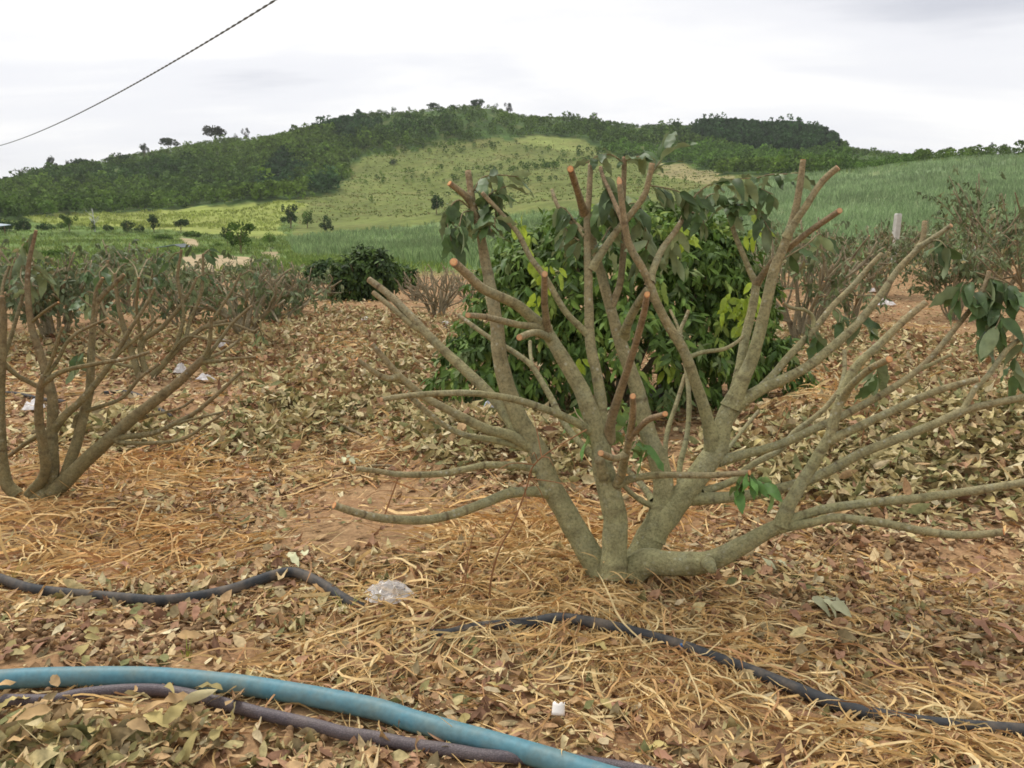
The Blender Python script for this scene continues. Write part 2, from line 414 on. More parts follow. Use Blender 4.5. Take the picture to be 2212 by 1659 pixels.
def build_ground():
    R = [0.0, 0.5]
    while R[-1] < 28: R.append(R[-1]+max(0.02, R[-1]*0.011))
    while R[-1] < 720: R.append(R[-1]*1.0135)
    while R[-1] < 1450: R.append(R[-1]*1.12)
    R = np.array(R)
    az = np.concatenate([np.linspace(-math.pi, -0.78, 40)[:-1], np.linspace(-0.78, -.62, 24)[:-1], np.linspace(-.62, .62, 400), np.linspace(.62, .78, 24)[1:], np.linspace(0.78, math.pi, 40)[1:]])
    RR, AA = np.meshgrid(R, az, indexing='ij')
    X, Y = RR*np.sin(AA), RR*np.cos(AA)
    Z = H(X, Y)
    P = np.stack([X, Y, Z], -1)
    c, names = cover(P)
    col = np.array([COL[n] for n in names])[c]
    near = 1-np.clip((RR-26)/8 - 0*AA, 0, 1)
    na, nr = len(az), len(R)
    i = np.arange(nr-1)[:, None]*na+np.arange(na-1)[None, :]
    F = np.stack([i, i+1, i+na+1, i+na], -1).reshape(-1, 4)[:, ::-1]
    me = make_mesh('ground', P.reshape(-1, 3), F, M['land'], True, col.reshape(-1, 3), {'near': near.ravel()})
    tag(obj('ground', me), kind='structure')
build_ground()

# ------------------------------------------------------------------ thin humid air over the whole place
def haze():
    X0, Z0, Z1 = 1700.0, -45.0, 95.0
    V = [(sx*X0, sy*X0, z) for z in (Z0, Z1) for sx, sy in ((-1, -1), (1, -1), (1, 1), (-1, 1))]
    F = np.array([(3, 2, 1, 0), (4, 5, 6, 7), (0, 1, 5, 4), (1, 2, 6, 5), (2, 3, 7, 6), (3, 0, 4, 7)])
    m = bpy.data.materials.new('humid_air'); m.use_nodes = True; t = m.node_tree; t.nodes.clear()
    o = t.nodes.new('ShaderNodeOutputMaterial'); v = t.nodes.new('ShaderNodeVolumePrincipled')
    v.inputs['Color'].default_value = (.93, .95, .97, 1); v.inputs['Density'].default_value = HAZE; t.links.new(v.outputs[0], o.inputs['Volume'])
    tag(obj('haze', make_mesh('haze', V, F, m)), kind='stuff')
HAZE = 0.00018
haze()

# ------------------------------------------------------------------ leaf shapes
def leaf_proto(L=1.0, W=0.36, nseg=4, fold=0.25, droop=0.25, wave=0.0, seed=0):
    """one elliptical leaflet along +Y, base at origin; returns V,F (tri/quad mixed as tris)"""
    r = np.random.default_rng(seed)
    V = [(0, 0, 0)]; 
    for k in range(1, nseg):
        t = k/nseg; wdt = W/2*math.sin(math.pi*t**0.85)**0.75
        zc = -droop*t*t; tw = wave*r.uniform(-1, 1)
        V += [(-wdt, t*L, zc+fold*wdt+tw*.08), (0, t*L, zc), (wdt, t*L, zc+fold*wdt-tw*.08)]
    V.append((0, L, -droop))
    F = [(0, 2, 1), (0, 3, 2)]
    for k in range(nseg-2):
        a = 1+3*k; b = a+3
        F += [(a, a+1, b+1), (a, b+1, b), (a+1, a+2, b+2), (a+1, b+2, b+1)]
    a = 1+3*(nseg-2); e_ = len(V)-1
    F += [(a, a+1, e_), (a+1, a+2, e_)]
    return np.array(V, float), np.array(F)
def frames(d, up):
    """rotation matrices whose Y is d and Z near up"""
    d = d/np.linalg.norm(d, axis=-1, keepdims=True)
    x = np.cross(d, up); x /= np.maximum(np.linalg.norm(x, axis=-1, keepdims=True), 1e-6)
    z = np.cross(x, d)
    return np.stack([x, d, z], -1)
def scatter(protos, P, Rm, S, col=None, which=None):
    """instances of small protos joined in one vertex soup"""
    n = len(P); Vs, Fs, Cs = [], [], []; off = 0
    if which is None: which = rng.integers(0, len(protos), n)
    for k, (v, f) in enumerate(protos):
        sel = np.nonzero(which == k)[0]
        if not len(sel): continue
        s = S[sel]; s = s[:, None, None] if s.ndim == 1 else s[:, None, :]
        vv = np.einsum('nij,nvj->nvi', Rm[sel], v[None]*s) + P[sel][:, None, :]
        ff = f[None]+(np.arange(len(sel))*len(v))[:, None, None]+off
        Vs.append(vv.reshape(-1, 3)); Fs.append(ff.reshape(-1, f.shape[1])); off += len(sel)*len(v)
        if col is not None: Cs.append(np.repeat(col[sel], len(v), 0))
    return np.concatenate(Vs), np.concatenate(Fs), (np.concatenate(Cs) if col is not None else None)
def rand_unit(n):
    v = rng.normal(size=(n, 3)); return v/np.linalg.norm(v, axis=1, keepdims=True)

# ------------------------------------------------------------------ limbs
def catmull(P, step):
    P = np.asarray(P, float)
    if len(P) == 2: P = np.array([P[0], (P[0]+P[1])/2, P[1]])
    Q = np.vstack([2*P[0]-P[1], P, 2*P[-1]-P[-2]]); out_ = []; tt = []
    for i in range(len(P)-1):
        p0, p1, p2, p3 = Q[i:i+4]
        n = max(2, int(math.ceil(np.linalg.norm((p2-p1)[:3])/step)))
        t = np.linspace(0, 1, n, endpoint=False)[:, None]
        out_.append(0.5*((2*p1)+(-p0+p2)*t+(2*p0-5*p1+4*p2-p3)*t*t+(-p0+3*p1-3*p2+p3)*t**3))
    out_.append(P[-1][None]); return np.vstack(out_)
def limb_mesh(pts, rad, step, seg=10, rough=.07, scars=True, flare=0.0, cutn=None, age=(0, 1), seed=0, cap0=False):
    """tapered tube; returns V,F lists, attrs and last ring (for the sawn face)"""
    r = np.random.default_rng(seed)
    A = catmull(np.column_stack([pts, rad]), step); c, rr = A[:, :3], np.maximum(A[:, 3], .0015)
    n = len(c); s = np.concatenate([[0], np.cumsum(np.linalg.norm(np.diff(c, axis=0), axis=1))])
    T = np.gradient(c, axis=0); T /= np.maximum(np.linalg.norm(T, axis=1, keepdims=True), 1e-9)
    U = np.zeros_like(T); ref = np.array([0, 0, 1.0]) if abs(T[0][2]) < .9 else np.array([1.0, 0, 0])
    u = np.cross(T[0], ref); u /= np.linalg.norm(u)
    for i in range(n):
        u = u-T[i]*np.dot(u, T[i]); u /= np.linalg.norm(u); U[i] = u
    Wv = np.cross(T, U)
    sc_ = np.zeros(n)
    if scars:
        q = r.uniform(.03, .09)
        while q < s[-1]:
            sc_ = np.maximum(sc_, np.exp(-((s-q)/(.0035+.07*rr))**2)*r.uniform(.35, 1)); q += r.uniform(.045, .13)*(0.6+rr.mean()/.02*.5)
    if flare: rr = rr*(1+flare*np.exp(-s/(2.2*rr[0])))
    ph = np.linspace(0, 2*np.pi, seg, endpoint=False)
    ll = 1+rough*(vnoise(s[:, None]/(.06)+seed*3.1, ph[None, :]*1.3+seed, 3)-.5)*2+rough*.7*(vnoise(s[:, None]/.25+seed, ph[None, :]*.6, 8)-.5)*2
    ll = ll+ (sc_*.11)[:, None]*(0.5+0.5*np.sin(ph[None, :]+seed))
    V = c[:, None, :]+(rr[:, None]*ll)[..., None]*(np.cos(ph)[None, :, None]*U[:, None, :]+np.sin(ph)[None, :, None]*Wv[:, None, :])
    if cutn is not None:
        t = T[-1]; nn = cutn/np.linalg.norm(cutn); dn = np.dot(t, nn)
        if dn > .35:
            V[-1] = V[-1]-t[None]*(((V[-1]-c[-1])@nn)/dn)[:, None]
    i = np.arange(n-1)[:, None]*seg+np.arange(seg)[None, :]; j = np.arange(n-1)[:, None]*seg+(np.arange(seg)+1)[None, :] % seg
    F = np.stack([i, j, j+seg, i+seg], -1).reshape(-1, 4)
    ring = V[-1].copy(); V = V.reshape(-1, 3)
    V = np.vstack([V, c[-1][None]]); k = len(V)-1; b = (n-1)*seg
    F3 = np.array([(b+a, b+(a+1) % seg, k) for a in range(seg)])
    ag = np.repeat(age[0]+(age[1]-age[0])*(s/s[-1])**1.3, seg); scv = np.repeat(sc_, seg)
    return V, [F, F3], {'age': np.append(ag, age[1]), 'scar': np.append(scv*np.clip((vnoise(s[:, None]/.07+seed, ph[None, :]*1.1+s[:, None]*3, 5)-.18)*2.6, 0, 1).ravel(), 0)}, ring, c[-1], T[-1], c, rr
def cut_disc(ring, ctr, n, lift=.0015, shrink=.9):
    seg = len(ring); n = n/np.linalg.norm(n)
    V = [ctr+n*lift*1.6]; rad = [0]
    for q, l in ((.5, 1.5), (shrink, 1.0), (shrink+.06, -.6)):
        for p in ring: V.append(ctr+(p-ctr)*q+n*lift*l); rad.append(q)
    F3 = np.array([(0, 1+a, 1+(a+1) % seg) for a in range(seg)])
    F4 = [(1+k*seg+a, 1+(k+1)*seg+a, 1+(k+1)*seg+(a+1) % seg, 1+k*seg+(a+1) % seg) for k in (0, 1) for a in range(seg)]
    return np.array(V), [F3, np.array(F4)], {'rad': np.array(rad)}

class Tree:
    """a pruned tree traced as limbs: image points give the direction, depth gives the distance"""
    def __init__(s, name, base, D0, label, group, cat='tree'):
        s.o = thing(name, base, label, cat, group); s.base = np.array(base, float); s.D0 = D0; s.L = {}; s.k = 0; s.ws = .95
    def depth_on(s, parent, x, y):
        px, pd = s.L[parent]; i = np.argmin((px[:, 0]-x)**2+(px[:, 1]-y)**2); return pd[i]
    def limb(s, name, parent, dend, pts, w0, w1, cut=True, mat='bark', age=(0, .5), d0=None, face=None, power=1.0, scars=True, objname='branch', rough=.07, seg=10):
        pts = np.array(pts, float); s.k += 1
        ds = s.depth_on(parent, *pts[0]) if parent else s.D0+(d0 or 0)
        de = s.D0+dend
        l = np.concatenate([[0], np.cumsum(np.linalg.norm(np.diff(pts, axis=0), axis=1))]); l /= l[-1]
        d = ds+(de-ds)*l**power
        P = pt(pts[:, 0], pts[:, 1], d)
        gz = H(P[:, 0], P[:, 1])
        wr = (w0+(w1-w0)*l)*s.ws/2/FPX*d
        P[:, 2] = np.maximum(P[:, 2], gz+wr*.6) if objname == 'branch' else P[:, 2]
        rel = P-s.base
        cutn = None
        if cut:
            t = rel[-1]-rel[-2]; t /= np.linalg.norm(t); tocam = -P[-1]+np.array([0, 0, CAMZ]); tocam /= np.linalg.norm(tocam)
            cutn = t+tocam*(0.0 if face is None else face)
        V, F, at, ring, cc, tt, path, rr = limb_mesh(rel, wr, max(.008, wr.mean()*.55) if scars else wr.mean(), seg, rough, scars, .42 if parent else 0, cutn, age, s.k)
        me = make_mesh(objname, V, F, M[mat], True, attrs=at)
        b = obj(objname, me, s.o)
        if cut:
            V, F, at = cut_disc(ring, cc, cutn if face is not None else tt)
            obj('cut_end', make_mesh('cut_end', V, F, M['cut'], False, attrs=at), b)
        xx, yy, dd = proj(path+s.base); s.L[name] = (np.column_stack([xx, yy]), dd)
        return b

PR = 'pruned fruit trees with sawn branch ends'
gb = ground(1345, 1262)
D0 = float(proj(gb)[2])
T1 = Tree('pruned_tree', gb, D0, 'large bare pruned tree in front, smooth olive-grey limbs with fresh orange saw cuts', PR)
Lb = T1.limb
Lb('base', None, 0.0, [(1346, 1300), (1346, 1262), (1348, 1235), (1350, 1210)], 104, 66, False, objname='trunk', rough=.05, scars=False, age=(0, 0), seg=20)
# stem A and what grows from it
Lb('A', None, .12, [(1300, 1250), (1283, 1211), (1234, 1127), (1190, 1049), (1163, 975), (1126, 914), (1100, 850), (1080, 774), (1073, 705), (1063, 636), (1049, 566), (1035, 493), (1021, 438), (1011, 370)], 62, 14, age=(0, .9), power=.8)
Lb('A1', 'A', .02, [(1022, 442), (1002, 420), (971, 396)], 17, 13, age=(.6, 1))
Lb('A2', 'A', -.10, [(1163, 975), (1139, 961), (1100, 940), (1048, 926), (971, 887), (920, 860), (880, 827), (851, 799), (803, 743)], 26, 12, age=(.1, .7))
Lb('A2b', 'A2', -.15, [(862, 812), (840, 818), (812, 806), (771, 776)], 14, 10, age=(.4, .8))
Lb('A3', 'A', .0, [(1145, 968), (1116, 963), (1069, 951), (1008, 941), (964, 921), (927, 894), (897, 867), (878, 848)], 16, 12)
Lb('A4', 'A', .35, [(1126, 960), (1099, 901), (1055, 848), (994, 790), (941, 740), (914, 712), (872, 667), (834, 632), (797, 604)], 30, 15, age=(0, .8))
Lb('A4b', 'A4', .30, [(914, 712), (893, 704), (844, 663), (806, 632)], 14, 11, age=(.3, .7))
Lb('A6', 'A', -.35, [(1172, 1016), (1149, 1012), (1116, 1006), (1048, 1005), (998, 1015), (947, 1024), (866, 1025), (812, 1017), (767, 1012)], 18, 12)
Lb('A7', 'A', -.45, [(1196, 1068), (1176, 1064), (1149, 1062), (1099, 1066), (1048, 1086), (981, 1110), (914, 1123), (829, 1120), (772, 1108), (722, 1092)], 24, 17)
Lb('A8', 'A', .45, [(1150, 950), (1115, 870), (1096, 800), (1078, 740), (1055, 650), (1048, 600)], 20, 10, False)
# stem B, the central one
Lb('B', None, -.02, [(1326, 1262), (1328, 1200), (1328, 1116), (1313, 1049), (1301, 1002), (1298, 958), (1281, 907), (1260, 850), (1237, 809), (1206, 757), (1178, 712)], 64, 29, False, age=(0, .3), d0=-.06)
Lb('B1', 'B', -.30, [(1180, 716), (1147, 684), (1112, 656), (1046, 625), (1011, 594), (980, 566)], 26, 19, age=(.2, .8), face=.9)
Lb('B2', 'B', -.28, [(1184, 720), (1181, 700), (1176, 646), (1177, 592)], 18, 14, age=(.5, 1), face=1.6, mat='bark_red')
Lb('B3', 'B', -.42, [(1182, 712), (1150, 705), (1122, 702), (1077, 691), (1042, 684), (1011, 681)], 17, 13, age=(.3, .9), face=.8)
Lb('B4', 'B', -.35, [(1190, 732), (1165, 720), (1146, 720), (1122, 729)], 17, 15, age=(.2, .5), face=.9)
Lb('A5', 'B', -.45, [(1290, 938), (1268, 926), (1234, 907), (1183, 886), (1116, 864), (1031, 850), (947, 850), (880, 855), (824, 863)], 20, 12, face=.3)
Lb('B5', 'B', -.12, [(1314, 1050), (1300, 1015), (1294, 990)], 30, 22, False)
# stem C, the straight vertical one
Lb('C', 'B', .10, [(1306, 1000), (1301, 940), (1298, 870), (1289, 809), (1275, 740), (1272, 653), (1270, 566), (1268, 479), (1272, 427), (1276, 354)], 32, 12, age=(0, 1))
Lb('C1', 'C', -.22, [(1262, 460), (1254, 434), (1245, 405), (1232, 365)], 18, 15, age=(.7, 1), face=2.2, mat='bark_red')
Lb('C2', 'C', .20, [(1266, 510), (1248, 488), (1230, 476), (1205, 445), (1192, 410)], 13, 8, age=(.4, 1))
Lb('C3', 'C', -.05, [(1277, 582), (1296, 552), (1327, 506), (1369, 455), (1393, 420), (1400, 395), (1409, 354)], 19, 13, age=(.3, .8))
Lb('C4', 'C', .02, [(1276, 728), (1252, 706), (1219, 670), (1181, 604), (1146, 556), (1119, 504), (1077, 455), (1042, 417)], 16, 10, age=(.1, .9))
# stem E, the right fork, with D rising from its lower part
Lb('E', None, .12, [(1360, 1258), (1386, 1200), (1412, 1150), (1450, 1100), (1491, 1050), (1526, 1000), (1549, 970), (1564, 914), (1584, 860)], 76, 36, False, age=(0, .1), d0=.02)
Lb('D', 'E', .22, [(1405, 1165), (1425, 1110), (1434, 1050), (1421, 991), (1398, 929), (1379, 850), (1352, 774), (1334, 719), (1317, 660), (1299, 594), (1282, 528), (1276, 500)], 50, 16, False, age=(0, .6))
Lb('Db', 'D', .15, [(1318, 668), (1330, 640), (1341, 604), (1348, 514), (1346, 445), (1349, 340)], 17, 11, age=(.2, 1), mat='bark_red')
Lb('Dc', 'E', -.20, [(1540, 985), (1533, 929), (1522, 883), (1500, 820), (1477, 757), (1445, 705), (1418, 653), (1404, 615), (1386, 577), (1362, 535), (1352, 497), (1343, 438), (1338, 392)], 30, 13, age=(0, 1), face=1.8)
Lb('Dc2', 'Dc', .05, [(1364, 540), (1345, 480), (1322, 425), (1304, 385), (1297, 361)], 13, 8, age=(.7, 1), mat='bark_red')
Lb('Dd', 'Dc', .10, [(1404, 612), (1410, 585), (1431, 538), (1463, 493), (1486, 450)], 18, 10, age=(.3, .9))
Lb('De', 'D', -.10, [(1346, 728), (1360, 690), (1376, 660), (1398, 625)], 22, 16, False)
Lb('X', 'B', -.62, [(1316, 950), (1320, 910), (1335, 860), (1355, 799), (1372, 747), (1390, 681), (1398, 636)], 22, 14, age=(.4, 1), face=1.9, mat='bark_red')
Lb('F', 'B', -.55, [(1328, 1056), (1342, 1025), (1350, 990), (1358, 955), (1367, 897), (1367, 856)], 22, 14, age=(.3, 1), face=1.8)
Lb('F1', 'F', -.62, [(1359, 945), (1379, 926), (1402, 906), (1437, 894)], 15, 13, age=(.6, 1), face=1.3, mat='bark_red')
Lb('F2', 'F', -.66, [(1350, 982), (1332, 990), (1316, 987), (1298, 979)], 16, 15, age=(.4, .8), face=1.5)
Lb('F3', 'F', -.32, [(1336, 1045), (1362, 1035), (1400, 1028), (1452, 1026), (1530, 1027), (1619, 1021)], 17, 13, age=(.1, .8), face=.3)
Lb('L', 'E', .40, [(1470, 1065), (1468, 1010), (1484, 940), (1488, 860), (1480, 780), (1470, 719), (1480, 690), (1487, 672)], 14, 8)
Lb('L2', 'L', .45, [(1472, 730), (1462, 700), (1448, 670)], 8, 6)
Lb('Mm', 'D', .30, [(1436, 1050), (1437, 990), (1441, 935), (1462, 870), (1480, 810)], 13, 9)
Lb('Na', 'D', .35, [(1412, 1085), (1390, 1052), (1370, 1030), (1350, 1010)], 16, 12, False)
Lb('Nb', 'D', .05, [(1410, 1092), (1385, 1082), (1358, 1060), (1340, 1040)], 12, 10, False)
Lb('E1a', 'E', .25, [(1580, 880), (1597, 800), (1610, 730), (1627, 655), (1634, 606)], 26, 18, False, age=(0, .3))
Lb('E1a1', 'E1a', .32, [(1634, 612), (1622, 590), (1605, 549), (1588, 507), (1571, 452)], 14, 10, age=(.2, .7))
Lb('E1a2', 'E1a', -.12, [(1634, 614), (1650, 590), (1675, 559), (1713, 528), (1748, 500), (1783, 476), (1814, 455)], 15, 14, age=(.4, 1), face=.8, mat='bark_red')
Lb('E1b', 'E', .0, [(1578, 880), (1600, 830), (1628, 765), (1652, 670), (1672, 583), (1694, 530), (1716, 465), (1729, 393), (1735, 346)], 34, 13, age=(0, .8))
Lb('E1c', 'E1b', -.05, [(1698, 515), (1718, 478), (1741, 445), (1765, 407), (1786, 382), (1810, 362)], 18, 14, age=(.3, .8), face=.25)
Lb('E1d', 'Dc', .1, [(1482, 774), (1518, 761), (1563, 754), (1590, 740), (1606, 726)], 10, 8, False)
Lb('G', 'E', .18, [(1586, 875), (1612, 860), (1650, 838), (1731, 800), (1793, 754), (1849, 702), (1901, 639), (1939, 584), (1988, 528), (1998, 479)], 27, 12, age=(0, .7))
Lb('Gb', 'G', .10, [(1984, 534), (2004, 522), (2026, 507), (2055, 487)], 13, 10, age=(.4, .9), face=.4)
Lb('G2', 'E', .32, [(1572, 905), (1610, 868), (1661, 820), (1706, 768), (1755, 716), (1800, 660), (1842, 618), (1877, 577), (1904, 549)], 21, 11, age=(0, .7))
Lb('G3', 'G2', .22, [(1756, 714), (1756, 685), (1738, 670), (1712, 666), (1692, 655)], 9, 8)
Lb('Hh', 'E', .05, [(1552, 995), (1590, 986), (1684, 960), (1762, 925), (1839, 888), (1915, 846), (1974, 806), (2015, 768), (2061, 712), (2106, 656), (2127, 618), (2137, 586)], 22, 10, age=(0, .9))
Lb('Hb', 'Hh', .0, [(1990, 795), (2012, 787), (2034, 776), (2057, 765)], 10, 8)
Lb('H2', 'E', .45, [(1562, 985), (1595, 941), (1638, 888)], 9, 8)
Lb('K', 'E', .35, [(1515, 1062), (1560, 1048), (1588, 1034), (1626, 1003), (1684, 972), (1715, 935), (1743, 914), (1781, 883), (1812, 845)], 17, 11)
Lb('J', 'E', -.10, [(1495, 1075), (1530, 1076), (1588, 1073), (1646, 1065), (1723, 1045), (1781, 1022), (1859, 980), (1936, 949), (2014, 918), (2083, 887), (2149, 871), (2230, 855), (2290, 842)], 26, 15)
Lb('Jb', 'J', -.05, [(2080, 888), (2106, 841), (2137, 808), (2165, 768), (2189, 743), (2235, 712)], 13, 11, age=(.2, .7))
# stem I, the low limb that sweeps to the right
Lb('I', None, -.22, [(1362, 1240), (1394, 1214), (1440, 1217), (1495, 1218), (1535, 1212), (1588, 1187), (1646, 1154), (1690, 1132)], 66, 30, False, age=(0, .1), d0=-.03)
Lb('I0', 'I', -.28, [(1528, 1212), (1534, 1222), (1537, 1228)], 30, 24, False, age=(0, 0))
Lb('I1', 'I', -.28, [(1688, 1136), (1704, 1092), (1735, 1038), (1766, 987), (1793, 938), (1806, 890), (1822, 850)], 30, 22, False, age=(0, .2))
Lb('I1a', 'I1', -.32, [(1820, 856), (1838, 810), (1863, 777), (1897, 747), (1939, 705), (1974, 674), (2002, 652)], 22, 14, age=(.1, .6), face=.2)
Lb('I1b', 'I1', -.55, [(1818, 862), (1842, 829), (1883, 795), (1921, 776)], 17, 16, age=(.2, .6), face=.8)
Lb('I1c', 'I1', -.05, [(1808, 885), (1815, 841), (1824, 800), (1824, 757)], 12, 9)
Lb('I1d', 'I1', -.42, [(1790, 952), (1812, 942), (1859, 920), (1936, 883), (2014, 848), (2070, 830), (2115, 819)], 20, 15, age=(.1, .5), face=.2)
Lb('I2', 'I', -.20, [(1690, 1135), (1720, 1118), (1781, 1100), (1859, 1088), (1975, 1077), (2091, 1061), (2212, 1042), (2300, 1022)], 22, 18)
Lb('I3', 'I', -.50, [(1684, 1140), (1743, 1131), (1801, 1119), (1859, 1123), (1936, 1135), (2014, 1150), (2091, 1156), (2168, 1149)], 20, 17, face=.2)
Lb('O', 'B', .50, [(1300, 1000), (1251, 955), (1217, 911), (1193, 865), (1165, 815), (1146, 788), (1112, 762), (1060, 731), (990, 681)], 18, 10)
Lb('Ob', 'O', .45, [(1150, 795), (1146, 765), (1145, 738)], 9, 8)

# ------------------------------------------------------------------ shoots with leaflets (each leaflet an object under its shoot)
LEAFME = {}
def leaf_variants(mat):
    if mat not in LEAFME:
        LEAFME[mat] = []
        for k in range(6):
            v, f = leaf_proto(1, [.34, .38, .42, .36, .40, .33][k], 6, [.35, .15, .5, -.2, .3, .6][k], [.15, .35, .25, .5, .05, .4][k], 1.0, k)
            LEAFME[mat].append(make_mesh('leaf', v, f, M[mat], True))
    return LEAFME[mat]
def place_leaf(parent, p, d, up, size, mat, name='leaf'):
    R3 = frames(np.array(d, float)[None], np.array(up, float)[None])[0]
    me = random.choice(leaf_variants(mat)); o = bpy.data.objects.new(name, me); C.objects.link(o)
    o.parent = parent
    m = Matrix([[R3[0][0]*size, R3[0][1]*size, R3[0][2]*size, p[0]], [R3[1][0]*size, R3[1][1]*size, R3[1][2]*size, p[1]], [R3[2][0]*size, R3[2][1]*size, R3[2][2]*size, p[2]], [0, 0, 0, 1]])
    o.matrix_local = m; return o
def shoot(tree, pts, dend, n, size=(.085, .13), mat='leaf_wilt', w=4, droop=.8, d0=None, spread=1.0):
    pts = np.array(pts, float); r = np.random.default_rng(len(C.objects))
    l = np.concatenate([[0], np.cumsum(np.linalg.norm(np.diff(pts, axis=0), axis=1))]); l /= l[-1]
    best = None
    if d0 is None:
        for k, (px, pd) in tree.L.items():
            q = ((px[:, 0]-pts[0][0])**2+(px[:, 1]-pts[0][1])**2); i = np.argmin(q)
            if best is None or q[i] < best[0]: best = (q[i], pd[i])
        ds = best[1]
    else: ds = tree.D0+d0
    d = ds+(tree.D0+dend-ds)*l
    P = pt(pts[:, 0], pts[:, 1], d)-tree.base
    rad = np.linspace(w, w*.5, len(l))/2/FPX*d
    V, F, at, *_r, path, rr = limb_mesh(P, rad, .02, 5, .02, False)
    tw = obj('shoot', make_mesh('shoot', V, F, M['bark_red'], True, attrs=at), tree.o)
    n = int(n*1.45)
    for k in range(n):
        t = (k+.6)/n; i = min(len(path)-2, int(t*(len(path)-1)))
        ax = path[min(i+1, len(path)-1)]-path[max(i-1, 0)]; ax /= np.linalg.norm(ax)
        side = np.cross(ax, [0, 0, 1.0]); side /= (np.linalg.norm(side)+1e-6); side *= (1 if k % 2 else -1)
        dd = side*spread*r.uniform(.4, 1.1)+ax*r.uniform(.1, .9)+np.array([0, 0, -droop])*r.uniform(.4, 1.3)+r.normal(size=3)*.3
        up = np.array([0, 0, 1.0])+r.normal(size=3)*.55
        place_leaf(tw, path[i], dd, up, r.uniform(*size), mat)
    return tw
S = lambda *a, **k: shoot(T1, *a, **k)
S([(1015, 450), (992, 432), (972, 448), (966, 480), (975, 520)], .0, 9)
S([(1020, 420), (1040, 385), (1075, 378), (1120, 382)], .05, 8)
S([(1030, 440), (1055, 425), (1070, 450), (1068, 490)], .0, 7)
S([(1030, 480), (1048, 470), (1062, 500)], .0, 5)
S([(1022, 455), (1000, 460), (992, 490)], -.05, 5)
S([(1050, 425), (1070, 412), (1100, 400)], .1, 6)
S([(1345, 350), (1320, 334), (1290, 338), (1266, 352)], .1, 6, droop=.3, size=(.06, .1))
S([(1348, 348), (1380, 338), (1410, 345)], .1, 5, droop=.2)
S([(1405, 380), (1425, 350), (1448, 318)], .0, 5, droop=-.2, size=(.1, .14))
S([(1398, 400), (1430, 405), (1460, 412), (1495, 425)], .0, 9)
S([(1300, 380), (1312, 400), (1318, 430)], .0, 6, size=(.1, .15))
S([(1250, 490), (1220, 450), (1205, 450)], .1, 7)
S([(1265, 480), (1295, 450), (1320, 440), (1330, 470)], .15, 9)
S([(1252, 520), (1230, 505), (1215, 480)], .2, 6)
S([(1345, 470), (1360, 440), (1385, 450), (1395, 500)], .2, 9)
S([(1300, 520), (1320, 490), (1310, 540)], .2, 6)
S([(1484, 455), (1500, 425), (1530, 400), (1575, 388), (1620, 385)], .1, 12)
S([(1484, 458), (1500, 460), (1520, 480)], .0, 6)
S([(1572, 456), (1560, 425), (1535, 420), (1515, 440)], .25, 9)
S([(1572, 454), (1590, 420), (1630, 405), (1670, 420)], .2, 10)
S([(1575, 460), (1605, 440), (1635, 455), (1665, 500)], .2, 9)
S([(1620, 390), (1660, 378), (1700, 376), (1735, 372)], .1, 8, droop=.4)
S([(1400, 520), (1390, 560), (1385, 590)], .2, 7)
S([(1470, 490), (1450, 530), (1455, 560)], .3, 6)
S([(1690, 560), (1740, 530), (1770, 505), (1782, 520)], .25, 7)
S([(2010, 520), (2030, 520), (2045, 535)], .05, 4, size=(.12, .16))
S([(2110, 650), (2095, 610), (2080, 615), (2070, 650)], .0, 7, size=(.1, .15))
S([(2125, 625), (2140, 640), (2160, 680), (2150, 710)], -.05, 10, size=(.1, .16))
S([(2110, 660), (2130, 690), (2150, 730)], .05, 8, size=(.1, .16))
S([(2135, 600), (2170, 610), (2205, 640)], .0, 9, size=(.1, .16))
S([(1840, 690), (1870, 680), (1885, 705)], .2, 5)
S([(1800, 665), (1815, 680), (1812, 700)], .2, 3)
S([(1885, 770), (1895, 800), (1880, 840)], .25, 8)
S([(1610, 1021), (1640, 1040), (1670, 1050)], -.3, 7, mat='leaf_fresh', droop=.3, size=(.07, .1))
S([(1615, 1021), (1600, 1045), (1595, 1070)], -.3, 5, mat='leaf_fresh', size=(.07, .1))
S([(1365, 970), (1380, 950), (1400, 975)], -.1, 5, mat='leaf_fresh')
S([(1300, 920), (1330, 870), (1350, 890)], .4, 7, mat='leaf_fresh')
S([(1290, 940), (1250, 900), (1240, 880)], .4, 7, mat='leaf_fresh')
S([(1310, 930), (1340, 930), (1360, 900)], .45, 7, mat='leaf_fresh')
S([(2212, 740), (2190, 790), (2200, 820)], .2, 6)
S([(1740, 700), (1760, 720), (1765, 740)], .2, 4)

# ------------------------------------------------------------------ the pruned tree at the left edge and the one behind it
g2 = ground(85, 1078)
T2 = Tree('pruned_tree', g2, float(proj(g2)[2]), 'bare pruned tree at left edge with long branches arching right, straw round its foot', PR)
T2.ws = .86; Lb = lambda *a, **k: T2.limb(*a, **{'mat': 'bark_shaded', **k})
Lb('base', None, .0, [(88, 1110), (90, 1080), (98, 1055)], 72, 40, False, objname='trunk', scars=False, age=(0, 0), seg=16)
Lb('a', None, -.25, [(66, 1084), (97, 1022), (93, 960), (84, 905), (86, 850), (95, 812)], 30, 17, False)
Lb('a1', 'a', -.45, [(88, 832), (136, 802), (213, 785), (270, 776), (326, 760)], 14, 8)
Lb('a2', 'a', -.35, [(95, 815), (118, 760), (126, 730), (136, 703)], 10, 8, face=.8)
Lb('a3', 'a', -.25, [(100, 812), (125, 778), (145, 740), (175, 715), (233, 688)], 10, 7)
Lb('b', None, -.05, [(95, 1065), (113, 1020), (112, 940), (113, 862), (93, 785), (78, 738), (66, 692), (60, 630), (62, 571), (78, 498)], 34, 8, age=(0, 1))
Lb('b1', 'b', -.15, [(67, 697), (97, 672), (126, 653)], 8, 6)
Lb('c', 'b', .0, [(112, 930), (140, 898), (175, 866), (217, 816), (248, 770), (279, 715), (310, 668), (334, 622)], 22, 6)
